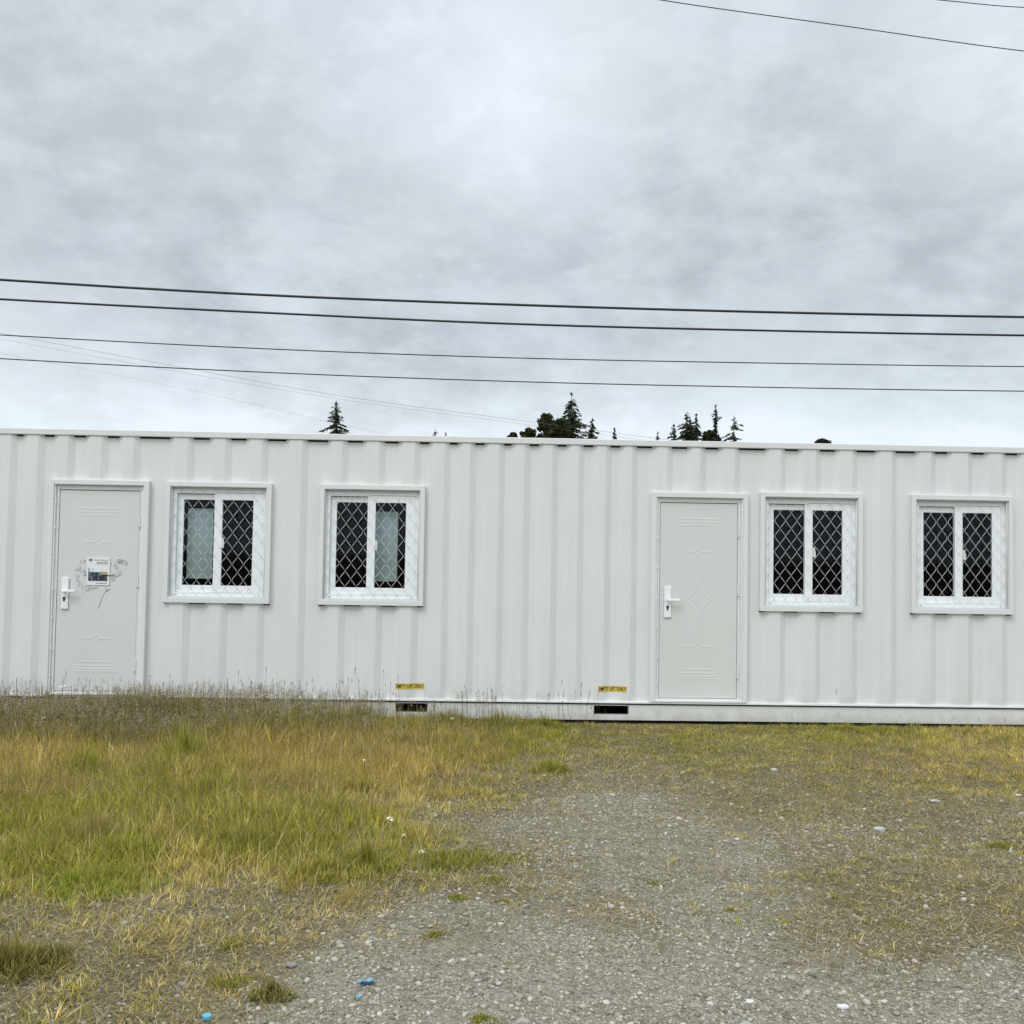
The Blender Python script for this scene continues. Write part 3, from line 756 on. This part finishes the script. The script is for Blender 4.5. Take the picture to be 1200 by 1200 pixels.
def broad(x, y, top, rad, label, seed=0, col=((.018, .024, .010), (.075, .075, .024)), flat=1.0):
    r = np.random.default_rng(seed + 300)
    root = thing('broadleaf_tree', (x, y, 0), label, 'tree', 'leafy trees rising behind the container')
    tr = MB().tube([(x, y, 0), (x, y, top - rad * 2.6)], .2, 7, .13)
    base = Vector((x, y, top - rad * 2.6))
    C = []; T = []
    for k in range(64):
        a = r.uniform(0, 6.28); e = r.uniform(-.5, 1.4); q = r.uniform(.55, 1.0); low = r.uniform(0, 2.6) if k % 2 else 0
        cc = np.array([x + rad * .8 * q * math.cos(a) * math.cos(e) * (1 + .12 * low), y + rad * .8 * q * math.sin(a) * math.cos(e), top - rad * flat + rad * flat * .86 * q * math.sin(e) - low])
        tr.tube([tuple(base), tuple((base + Vector(cc)) / 2 + Vector((0, 0, .1))), tuple(cc)], .06, 5, .012)
        n = 75; R = rad * r.uniform(.12, .36)
        p = r.normal(size=(n, 3)); p /= np.linalg.norm(p, axis=1, keepdims=True); p *= (r.random((n, 1)) ** .4) * R; p[:, 2] *= .8
        C.append(cc + p); T.append(np.full(n, r.random()))
    tr.build('trunk', M['bark'], root)
    C = np.concatenate(C); T = np.concatenate(T)[:, None] * .6 + r.random((len(C), 1)) * .4
    D = r.normal(size=C.shape); D /= np.linalg.norm(D, axis=1, keepdims=True); L = r.uniform(.06, .13, len(C))
    leaf_mesh('crown', C, D, L, L * .55, np.array(col[0]) * (1 - T) + np.array(col[1]) * T, root)
fir(-10.31, 60, 11.70, 1.25, 'lone dark fir rising above the roof over the second window', seed=1, dens=.85)
fir(-4.05, 70, 11.08, .7, 'tiny fir tip just showing above the middle of the roof', seed=2)
fir(-3.4, 75, 11.40, .35, 'tiniest fir tip, right beside another tip above the middle roof', seed=3)
broad(1.75, 62, 10.0, .45, 'smallest scrap of leafy treetop left of the bushy olive trees', seed=1)
broad(2.80, 60, 10.12, .62, 'small round olive treetop left of the big bushy tree', seed=2)
broad(4.05, 60, 11.15, .85, 'bushy olive tree, left one of the pair under the tall fir', seed=3)
broad(5.1, 61, 11.0, .85, 'bushy olive tree touching the trunk side of the tall fir', seed=4)
fir(5.85, 62, 12.88, 1.35, 'tallest dark fir, standing right against the bushy olive trees', seed=5)
fir(7.33, 62, 11.16, 1.0, 'medium fir with wide low branches between the tallest fir and a slim one', seed=6)
fir(9.42, 66, 10.97, .42, 'slim small fir tip alone in the gap right of the tallest fir', seed=7)
fir(12.67, 66, 10.80, .55, 'small sparse fir at the left end of the right-hand group', seed=8, dens=.5)
fir(13.1, 62, 10.85, .9, 'short broad fir left of the dense dark fir', seed=9)
fir(14.0, 62, 11.65, 1.25, 'dense dark fir, widest of the right-hand group', seed=10)
fir(14.45, 63, 11.45, 1.0, 'dark fir half merged behind the dense widest fir', seed=15)
fir(15.1, 64, 11.83, .75, 'narrow fir between the dense fir and the spindly tall one', seed=11)
fir(16.05, 62, 12.18, .62, 'tall spindly fir with a gap under its tip', thin=.5, seed=12)
broad(15.5, 61, 10.35, .75, 'dark bushy treetop at the foot of the spindly fir', seed=6, col=((.014, .02, .012), (.04, .05, .025)))
fir(17.85, 64, 11.75, 1.15, 'open ragged fir at the right end of the group', seed=13, dens=.55)
broad(25.0, 66, 10.35, .6, 'low dark treetop alone above the roof at far right', seed=8, col=((.014, .02, .012), (.04, .045, .03)), flat=.25)

# ------------------------------------------------------------------ grass
GREEN = np.array([[.14, .165, .012], [.20, .235, .018], [.29, .295, .03], [.17, .175, .02], [.25, .24, .03]])
STRAW = np.array([[.50, .40, .12], [.40, .29, .075], [.58, .49, .22], [.33, .24, .065], [.40, .35, .09], [.52, .44, .16]])
def blades(name, X, Y, Hh, Wd, lean, col, tipcol=None, curl=.5, label_kind='stuff', flat=False, z0=None, dirn=None):
    n = len(X); Z = ground_z(X, Y) if z0 is None else z0
    a = RNG.uniform(0, 2 * np.pi, n) if dirn is None else dirn
    dx_, dy_ = np.cos(a), np.sin(a)
    b = a + np.pi / 2 + RNG.normal(0, .5, n); ux, uy = np.cos(b), np.sin(b)
    V = np.zeros((n, 7, 3), np.float32)
    ts = [0, .4, .75, 1.0]; ws = [.8, 1.0, .62, 0]
    for k, (t, wv) in enumerate(zip(ts, ws)):
        out_ = Hh * np.sin(lean) * t * (1 + curl * (t - .5)) ; hz = Hh * np.cos(lean) * (t - curl * .32 * t * t)
        cx = X + dx_ * out_; cy = Y + dy_ * out_; cz = Z - .004 + np.maximum(hz, -.01) + (0.007 if flat else 0)
        if k < 3:
            V[:, 2 * k] = np.stack([cx - ux * Wd * wv / 2, cy - uy * Wd * wv / 2, cz], 1); V[:, 2 * k + 1] = np.stack([cx + ux * Wd * wv / 2, cy + uy * Wd * wv / 2, cz], 1)
        else: V[:, 6] = np.stack([cx, cy, cz], 1)
    V[:, :, 1] = np.minimum(V[:, :, 1], -.03)                        # nothing grows through the container
    o = np.arange(n)[:, None] * 7
    Q = np.concatenate([o + np.array([0, 1, 3, 2]), o + np.array([2, 3, 5, 4])]); Tq = o + np.array([4, 5, 6])
    T = np.repeat(col[:, None, :], 7, axis=1)
    if tipcol is not None: T[:, 4:] = T[:, 4:] * .5 + tipcol[:, None, :] * .5
    ob = raw_mesh(name, V.reshape(-1, 3), [Q, Tq], M['blade'], T.reshape(-1, 3), smooth=True)
    return tag(ob, kind=label_kind)
def pick(P, n): return P[RNG.integers(0, len(P), n)] * RNG.uniform(.75, 1.22, (n, 1))
def sample(n, x0=-6.3, x1=6.3, y0=-7.3, y1=-.06, power=1.3, G=None):
    X = RNG.uniform(x0, x1, n); Y = RNG.uniform(y0, y1, n)
    d = look(DN if G is None else G, X, Y)
    cl = fnoise(X, Y, 5.5, 3, 70); d = d * np.clip(.35 + 1.5 * cl, .2, 1.25) ** np.where(d > .8, .5, 2.2)
    k = RNG.random(n) < np.clip(d, 0, 1) ** power
    return X[k], Y[k]
# main sward
X, Y = sample(330000)
tx, ty = sample(17000); m = 24                                   # tussocks: blades that share a root and fan out
ta = RNG.uniform(0, 2 * np.pi, (len(tx), m)); tr_ = np.abs(RNG.normal(0, .026, (len(tx), m)))
X2 = (tx[:, None] + tr_ * np.cos(ta)).ravel(); Y2 = np.minimum(ty[:, None] + tr_ * np.sin(ta), -.05).ravel()
dirn = np.concatenate([(fnoise(X, Y, 1.1, 2, 55) * 9 + RNG.normal(0, 1.1, len(X))), ta.ravel() + RNG.normal(0, .4, len(X2))])
tus = np.concatenate([np.zeros(len(X)), np.ones(len(X2))]); tuh = np.concatenate([np.ones(len(X)), np.repeat(RNG.uniform(.45, 1.5, len(tx)), m)])
tug = np.concatenate([np.zeros(len(X)), np.repeat(RNG.normal(0, .42, len(tx)), m)]); tub = np.concatenate([np.ones(len(X)), np.repeat(RNG.uniform(.5, 1.5, len(tx)), m)])
X = np.concatenate([X, X2]); Y = np.concatenate([Y, Y2])
h = look(HT, X, Y); g = look(GR, X, Y)
patch = fnoise(X, Y, 1.3, 3, 80); fine = fnoise(X, Y, 7, 2, 90)
g = np.clip((g - .42) * 1.5 + .42 + (patch - .5) * 1.7 + (fine - .5) * .6 + tug - .75 * np.exp(-((X + 1.0) ** 2 + ((Y + 2.0) * .8) ** 2) / .9) - .5 * np.exp(-((X + 3.4) ** 2 / 2.5 + (Y + 2.1) ** 2 / .18)), .02, .98)
n = len(X); isg = RNG.random(n) < g
red = np.clip((fnoise(X, Y, .9, 2, 33) - .45) * 3, 0, 1)[:, None]
col = np.where(isg[:, None], pick(GREEN, n), pick(STRAW, n) * (1 - red * .10 * np.array([.2, 1.0, 1.2])))
col = col * tub[:, None] * 1.5
dk = np.clip((Y + 1.75) * 1.6, 0, 1) * np.clip((-1.5 - X) * 1.2, 0, 1) * np.clip(.3 + fnoise(X, Y, 1.2, 2, 8), 0, 1)      # a darker weed grows along the left foot of the wall
col = np.where((RNG.random(n) < dk)[:, None], pick(np.array([[.10, .115, .022], [.15, .15, .035], [.19, .165, .06], [.26, .22, .11]]), n), col)
hh = h * RNG.uniform(.4, 1.1, n) * (.5 + .9 * fnoise(X, Y, 2.6, 3, 91)) * tuh
lean = np.abs(RNG.normal(.15, .36, n)) + tus * .22 + np.where(h < .05, .9, 0) * RNG.random(n)
hh = np.where(h < .05, hh * 1.3 + .008, hh)
grass = blades('grass', X, Y, hh, np.where(isg, .0035, .0028) * RNG.uniform(.7, 1.3, n), np.clip(lean, 0, 1.45), col, pick(STRAW, n) * .95, dirn=dirn)
grass['label'] = 'rough mixed green and straw-coloured grass over the yard'; grass['category'] = 'grass'
# hummocks
TPAL = {'d': [[.07, .085, .014], [.11, .12, .02], [.15, .15, .03], [.22, .20, .06]], 'b': [[.24, .34, .015], [.32, .40, .03], [.18, .25, .012], [.36, .40, .05]],
        'g': [[.19, .24, .016], [.27, .31, .025], [.15, .18, .015], [.40, .36, .11]], 's': [[.46, .38, .15], [.54, .46, .22], [.33, .26, .09], [.40, .34, .12]]}
bx, by, bh, bc, br = [], [], [], [], []
for (tx, ty, tr_, th, tk) in TUFTS:
    m = int(11000 * tr_ ** 1.35 + 60); a = RNG.uniform(0, 6.28, m); r_ = tr_ * RNG.random(m) ** .65 * (.75 + .5 * vnoise(a * 1.3, a * 0 + tx, 1.0, 4))
    bx.append(tx + r_ * np.cos(a)); by.append(np.minimum(ty + r_ * np.sin(a) * .8, -.06)); bc.append(pick(np.array(TPAL[tk]), m))
    base = float(look(HT, np.array([tx]), np.array([ty]))[0]); base = base if base > .05 else 0
    bh.append((base * .9 + th + .01) * RNG.uniform(.35, 1.1, m) * (1.15 - .6 * r_ / tr_) * (.45 + vnoise(bx[-1], by[-1], 22, 3))); br.append(r_ / tr_)
X, Y, hh, col, rr_ = map(np.concatenate, (bx, by, bh, bc, br)); n = len(X)
tuft = blades('grass_hummock', X, Y, hh, np.full(n, .0036), np.clip(.1 + .55 * rr_ + RNG.normal(0, .32, n), 0, 1.3), col, pick(STRAW, n))
tuft['label'] = 'denser clumps of grass scattered through the yard'; tuft['category'] = 'grass'
# flat straw and thatch
n0 = 900000; X = RNG.uniform(-6.3, 6.3, n0); Y = RNG.uniform(-7.3, -.1, n0)
k = np.abs(X + .1) < (Y + 9.44) * .56 + .6; X, Y = X[k], Y[k]; n0 = len(X)
d = look(DN, X, Y); pr = np.clip(.04 + 3.4 * d * np.clip(fnoise(X, Y, 3.5, 3, 71) * 2 - .35, 0, 1.2), 0, 1) * np.where(d > .85, .35, 1)
k = RNG.random(n0) < pr * .85; X, Y = X[k], Y[k]; n = len(X)
thatch = np.array([[.42, .36, .21], [.33, .275, .15], [.52, .45, .28], [.23, .185, .10], [.30, .265, .14]])
st = blades('straw', X, Y, RNG.uniform(.015, .065, n), RNG.uniform(.0016, .0034, n), np.minimum(1.28 + RNG.normal(0, .2, n), 1.5), pick(thatch, n), None, .3, flat=True)
st['label'] = 'dry straw thatch lying flat on the stony ground'; st['category'] = 'straw'
# arching pale stems here and there
X, Y = sample(5200, -5.5, 1.2, -5.8, -.3); n = len(X)
hb = look(HT, X, Y); k = hb > .03; X, Y, hb = X[k], Y[k], hb[k]; n = len(X)
ar = blades('grass_stem', X, Y, hb * RNG.uniform(.9, 1.5, n) + .03, np.full(n, .0034), RNG.uniform(.2, 1.1, n), pick(np.array([[.58, .50, .28], [.50, .42, .22]]), n), None, .9)
ar['label'] = 'pale dry stems arching out of the taller grass'; ar['category'] = 'grass'

# seed heads: fine stalk with a ragged panicle of tiny husks
def seedheads(name, X, Y, Hh, husks, size, palette, stem, label, spread=.012, length=.05):
    n = len(X); Z = ground_z(X, Y); a = RNG.uniform(0, 6.28, n); ln = np.abs(RNG.normal(.06, .08, n))
    ln = ln * 1.5; ex, ey, ez = X + np.cos(a) * Hh * ln, np.minimum(Y + np.sin(a) * Hh * ln, -.04), Z + Hh * np.cos(ln)
    b = RNG.uniform(0, 6.28, n); ux, uy = np.cos(b) * .0011, np.sin(b) * .0011
    S0 = np.stack([np.stack([X - ux, Y - uy, Z], 1), np.stack([X + ux, Y + uy, Z], 1), np.stack([ex + ux, ey + uy, ez], 1), np.stack([ex - ux, ey - uy, ez], 1)], 1)
    t = RNG.random((n, husks)); sp = spread * (1 - .75 * t)
    cx = ex[:, None] + RNG.normal(0, 1, (n, husks)) * sp; cy = ey[:, None] + RNG.normal(0, 1, (n, husks)) * sp; cz = ez[:, None] - length * .6 + t * length
    C = np.stack([cx, cy, cz], -1).reshape(-1, 3); m = len(C)
    D = RNG.normal(size=(m, 3)); D[:, 2] = np.abs(D[:, 2]) + .8; D /= np.linalg.norm(D, axis=1, keepdims=True)
    U = np.cross(D, RNG.normal(size=(m, 3))); U /= np.linalg.norm(U, axis=1, keepdims=True)
    s = (RNG.uniform(.6, 1.3, m) * size)[:, None]
    H4 = np.stack([C - D * s, C + U * s * .45, C + D * s, C - U * s * .45], 1)
    V = np.concatenate([S0.reshape(-1, 3), H4.reshape(-1, 3)]); V[:, 1] = np.minimum(V[:, 1], -.03)
    hc = np.repeat(palette[RNG.integers(0, len(palette), n)], husks, axis=0) * RNG.uniform(.7, 1.3, (m, 1))
    T = np.concatenate([np.repeat(np.tile(stem, (n, 1)) * RNG.uniform(.7, 1.2, (n, 1)), 4, axis=0), np.repeat(hc, 4, axis=0)])
    o = raw_mesh(name, V, [np.arange(len(V)).reshape(-1, 4)], M['blade'], T)
    return tag(o, label, 'grass', kind='stuff')
BR = np.array([[.17, .12, .07], [.10, .08, .055], [.22, .17, .10]]); GY = np.array([[.44, .38, .29], [.34, .29, .21], [.54, .48, .38], [.27, .22, .15], [.40, .36, .16]])
# pale fluffy heads massed in front of the left half
n = 9500; X = RNG.uniform(-5.8, .2, n); Y = -RNG.random(n) ** 1.1 * 1.6 - .08
k = RNG.random(n) < np.clip(1.25 - np.abs(X + 3.5) * .36, .06, 1) * (.35 + .9 * fnoise(X, Y, 3, 2, 5)) * np.where((X > -1.05) & (X < -.7), .25, 1); X, Y = X[k], Y[k]
seedheads('seed_heads', X, Y, (.14 + .19 * RNG.random(len(X))) * (.5 + 1.0 * fnoise(X, Y, 1.7, 3, 6)) * np.interp(X, [-1.5, .2], [1, .75]), 16, .0052, GY, np.array([.17, .175, .05]), 'pale fluffy seed heads massed in front of the left door', .014, .06)
# brown heads through the tall sward
X, Y = sample(5200, -6, .4, -4.2, -.1); hb = look(HT, X, Y); k = hb > .08; X, Y, hb = X[k], Y[k], hb[k]
seedheads('seed_heads', X, Y, hb * RNG.uniform(.8, 1.25, len(X)) + .02, 8, .0045, np.array([[.26, .19, .10], [.32, .26, .15], [.20, .14, .07]]), np.array([.28, .23, .09]), 'brown seed heads through the tall grass on the left', .006, .04)
# taller dark weed stalks along the foot of the wall
xs_ = np.concatenate([RNG.uniform(-5.6, -1.2, 330), RNG.uniform(-1.2, .85, 90), RNG.uniform(2.3, 4.8, 16)]); n = len(xs_)
ys_ = -RNG.random(n) * .7 - .06
hs_ = np.where(xs_ < -1.2, (.16 + .27 * RNG.random(n) ** 1.8), np.where(xs_ < 1, RNG.uniform(.15, .38, n), RNG.uniform(.06, .16, n)))
seedheads('weed_stalks', xs_, ys_, hs_, 9, .0050, BR, np.array([.14, .11, .06]), 'thin dark weed stalks with seed heads against the white wall', .0035, .035)
xt = np.array([-1.43, -1.36, -1.30, -3.98, -3.22, -2.43, -2.18, 2.87, .48, .62, .52, -1.15, -.98]); ht_ = np.array([.40, .46, .50, .42, .40, .44, .48, .36, .40, .38, .33, .47, .42])
seedheads('weed_stalks', xt, np.full(len(xt), -.14), ht_, 14, .0058, BR, np.array([.15, .12, .06]), 'few tallest weed stalks standing up against the wall', .004, .045)

# ------------------------------------------------------------------ stones
def ico():
    p = (1 + 5 ** .5) / 2
    V = np.array([(-1, p, 0), (1, p, 0), (-1, -p, 0), (1, -p, 0), (0, -1, p), (0, 1, p), (0, -1, -p), (0, 1, -p), (p, 0, -1), (p, 0, 1), (-p, 0, -1), (-p, 0, 1)], float)
    V /= np.linalg.norm(V[0])
    F = np.array([(0, 11, 5), (0, 5, 1), (0, 1, 7), (0, 7, 10), (0, 10, 11), (1, 5, 9), (5, 11, 4), (11, 10, 2), (10, 7, 6), (7, 1, 8), (3, 9, 4), (3, 4, 2), (3, 2, 6), (3, 6, 8), (3, 8, 9), (4, 9, 5), (2, 4, 11), (6, 2, 10), (8, 6, 7), (9, 8, 1)])
    return V, F
IV, IF = ico()
def stones(name, X, Y, R, tint, sink=.35):
    n = len(X); Z = ground_z(X, Y)
    P = IV[None] * RNG.uniform(.72, 1.25, (n, 12, 1))
    sc = np.stack([RNG.uniform(.8, 1.35, n), RNG.uniform(.7, 1.1, n), RNG.uniform(.4, .75, n)], 1) * R[:, None]
    P = P * sc[:, None, :]; a = RNG.uniform(0, 6.28, n); ca, sa = np.cos(a)[:, None], np.sin(a)[:, None]
    x_ = P[..., 0] * ca - P[..., 1] * sa; y_ = P[..., 0] * sa + P[..., 1] * ca
    V = np.stack([x_ + X[:, None], y_ + Y[:, None], P[..., 2] + Z[:, None] + (sc[:, 2] * (1 - sink) - .002)[:, None]], -1).reshape(-1, 3)
    F = (IF[None] + (np.arange(n) * 12)[:, None, None]).reshape(-1, 3)
    return raw_mesh(name, V, [F], M['stone'], np.repeat(tint, 12, axis=0), smooth=False)
n0 = 380000; Y = -RNG.random(n0) ** .8 * 7.2 - .25; X = RNG.uniform(-6, 6, n0)
inview = np.abs(X + .1) < (Y + 9.44) * .56 + .6; X, Y = X[inview], Y[inview]
d = look(DN, X, Y); k = RNG.random(len(X)) < np.clip(1.05 - d * 1.25, .03, 1) * np.clip(.25 + 1.2 * fnoise(X, Y, 2.2, 3, 15), 0, 1)
X, Y = X[k], Y[k]; n = len(X)
R = np.clip(RNG.lognormal(math.log(.0047), .43, n), .002, .018)
SP = np.array([[.37, .345, .28], [.42, .395, .325], [.21, .19, .145], [.37, .33, .25], [.46, .44, .375], [.29, .27, .22]])
o = stones('gravel', X, Y, R, SP[RNG.integers(0, 6, n)] * RNG.uniform(.75, 1.2, (n, 1)))
tag(o, 'grey crushed gravel over the bare part of the yard', 'gravel', kind='stuff')
def single_stone(x, y, r, tint, label, seed):
    rr = np.random.default_rng(seed); import bmesh
    bm = bmesh.new(); bmesh.ops.create_icosphere(bm, subdivisions=3, radius=1)
    ax = rr.normal(size=(7, 3)); ax /= np.linalg.norm(ax, axis=1, keepdims=True)
    for v in bm.verts:
        c = np.array(v.co); s = 1.0
        for q in ax: s = min(s, .68 / max(.01, float(c @ q))) if float(c @ q) > .68 else s
        v.co = Vector(c * s * (1 + .04 * math.sin(5 * c[0] + 3 * c[1] + seed))) * r
        v.co.x *= 1.25; v.co.z *= .6; v.co.y *= .9
        v.co += Vector((x, y, float(ground_z(x, y)) + r * .34))
    me = bpy.data.meshes.new('stone'); bm.to_mesh(me); bm.free()
    a = me.color_attributes.new('tint', 'FLOAT_COLOR', 'POINT'); n = len(me.vertices)
    a.data.foreach_set('color', np.tile(np.array([*tint, 1], np.float32), n)); me.materials.append(M['stone'])
    ob = bpy.data.objects.new('stone', me); COL.objects.link(ob)
    tag(ob, label, 'stone', 'larger pale stones lying on the gravel')
for i, (x, y, r, t, lb) in enumerate([
    (2.03, -3.59, .034, (.42, .42, .39), 'pale pointed stone alone on dry grass, right of centre'),
    (2.65, -2.92, .026, (.42, .42, .40), 'flat pale stone farthest right on the dry grass below the last window'),
    (1.88, -1.99, .020, (.48, .47, .43), 'small pale stone near the wall below the second door'),
    (1.02, -5.83, .018, (.62, .62, .61), 'bright white stone on gravel near the bottom edge, right of centre'),
    (.64, -5.97, .022, (.34, .34, .31), 'rounded light grey stone at the very bottom edge of the gravel'),
    (-.11, -5.99, .022, (.36, .35, .31), 'angular light grey stone at the bottom edge, near the middle'),
    (.70, -5.80, .012, (.60, .60, .57), 'small pale stone just behind the rounded grey one'),
    (.38, -4.85, .010, (.62, .61, .58), 'small pale stone in the middle of the bare gravel'),
    (-.95, -5.55, .020, (.24, .23, .20), 'broad grey stone left of the blue wrapper'),
    (-1.30, -5.72, .018, (.27, .26, .22), 'grey stone beside the dry grass near the blue bottle cap'),
    (2.20, -6.02, .016, (.55, .54, .50), 'pale pebble nearest the bottom right corner'),
    (3.31, -2.69, .018, (.66, .66, .64), 'small whitish stone at the right edge of the yard')]):
    single_stone(x, y, r, t, lb, i + 3)

# ------------------------------------------------------------------ litter
def litter_wrapper():
    x, y = -.66, -5.68; z = float(ground_z(x, y)) + .006
    blue, t, b = new_mat('blue_foil_wrapper', (.10, .42, .62), .25); white, _, _ = new_mat('white_foil', (.8, .82, .85), .3); navy, _, _ = new_mat('navy_print', (.02, .035, .10), .3)
    root = thing('wrapper', (x, y, z), 'crumpled blue and white wrapper lying on the gravel', 'wrapper')
    def strip(n, mat, v0, v1, zo):
        mb = MB(); rr = random.Random(n)
        P = []
        for i in range(9):
            u = (i / 8 - .5) * .052
            P.append([(u, v0, .003 * math.sin(i * .9 + v0 * 60) - 12 * v0 * v0 + zo), (u + .002, v1, .003 * math.sin(i * .9 + v1 * 60) - 12 * v1 * v1 + zo)])
        for i in range(8):
            q = [P[i][0], P[i + 1][0], P[i + 1][1], P[i][1]]
            ca, sa = math.cos(.4), math.sin(.4)
            q = [(x + a * ca - b * sa, y + a * sa + b * ca, z + .006 + c) for a, b, c in q]; mb.quad(*q)
        o = mb.build(n, mat, root, smooth=True); s = o.modifiers.new('thick', 'SOLIDIFY'); s.thickness = .002
    strip('navy_edge', navy, -.018, -.006, -.002); strip('blue_panel', blue, -.0058, .008, .004); strip('white_panel', white, .0082, .019, .003)
litter_wrapper()
cap, _, _ = new_mat('blue_plastic', (.10, .42, .60), .35)
o = MB()
cx_, cy_ = -1.15, -5.97; cz_ = float(ground_z(cx_, cy_))
o.tube([(cx_, cy_, cz_ + .001), (cx_, cy_, cz_ + .013), (cx_, cy_, cz_ + .0145)], .015, 20); o = o.build('litter_disc', cap, bevel=.001)
tag(o, 'light blue round plastic cap at the bottom edge of the yard', 'litter')
sc_ = MB().tube([(-.68, -5.80, float(ground_z(-.68, -5.8)) + .004), (-.665, -5.795, float(ground_z(-.665, -5.795)) + .005)], .006, 8).build('plastic_scrap', cap)
tag(sc_, 'tiny blue plastic scrap just below the crumpled wrapper', 'plastic scrap')

def daisy(x, y, h, r, label, tilt=.5, n=9, rot=None):
    z = float(ground_z(x, y)); root = thing('daisy', (x, y, z), label, 'flower', 'white flowers among the grass')
    stem, = [M['leaf']]
    s = MB().tube([(x, y, z), (x + .004, y, z + h * .6), (x, y - .004, z + h)], .0016, 5).build('stem', M['bark'], root)
    pm = MB(); c = Vector((x, y - .004, z + h + .002))
    for k in range(n):
        a = 2 * math.pi * k / n + random.uniform(-.25, .25); rr = r * random.uniform(.45, 1.1)
        d = Vector((math.cos(a), math.sin(a) * math.cos(tilt), math.sin(a) * math.sin(tilt))); u = Vector((-math.sin(a), math.cos(a) * math.cos(tilt), math.cos(a) * math.sin(tilt)))
        q = [c + d * rr * .15, c + d * rr * .7 + u * rr * .24, c + d * rr, c + d * rr * .7 - u * rr * .24]; pm.quad(*[tuple(v) for v in q])
    pm.build('petals', M['flower'], root)
    MB().disc((x, z + h + .002), r * .22, y - .012, y - .004, 8).build('flower_centre', M['pollen'], root)
daisy(-.75, -3.71, .06, .030, 'white daisy at the edge of the tall grass, largest of the three by the gravel', .3, 7)
daisy(-.66, -3.95, .04, .020, 'low white flower just below the largest daisy', .2, 6)
daisy(-.55, -4.22, .03, .022, 'small white flower on the gravel, nearest of the three', .4, 5)
daisy(-1.84, -.40, .20, .030, 'white flower in the tall grass below the second window', .3)
daisy(-1.75, -.15, .17, .026, 'white flower close to the wall right of the second window', .3)
daisy(-3.98, -.15, .30, .034, 'tall white flower in front of the notice door, higher of two', .25)
daisy(-4.06, -.17, .24, .036, 'white flower in front of the notice door, lower of two', .2)
daisy(-.50, -.35, .08, .024, 'white flower low in the green grass under the middle of the container', .3)
daisy(-3.61, -1.41, .22, .022, 'small white flower in the dark grass below the left door', .5, 6)
daisy(-1.02, -2.6, .15, .014, 'tiny white flower in the dry grass at the middle left', .5, 6)
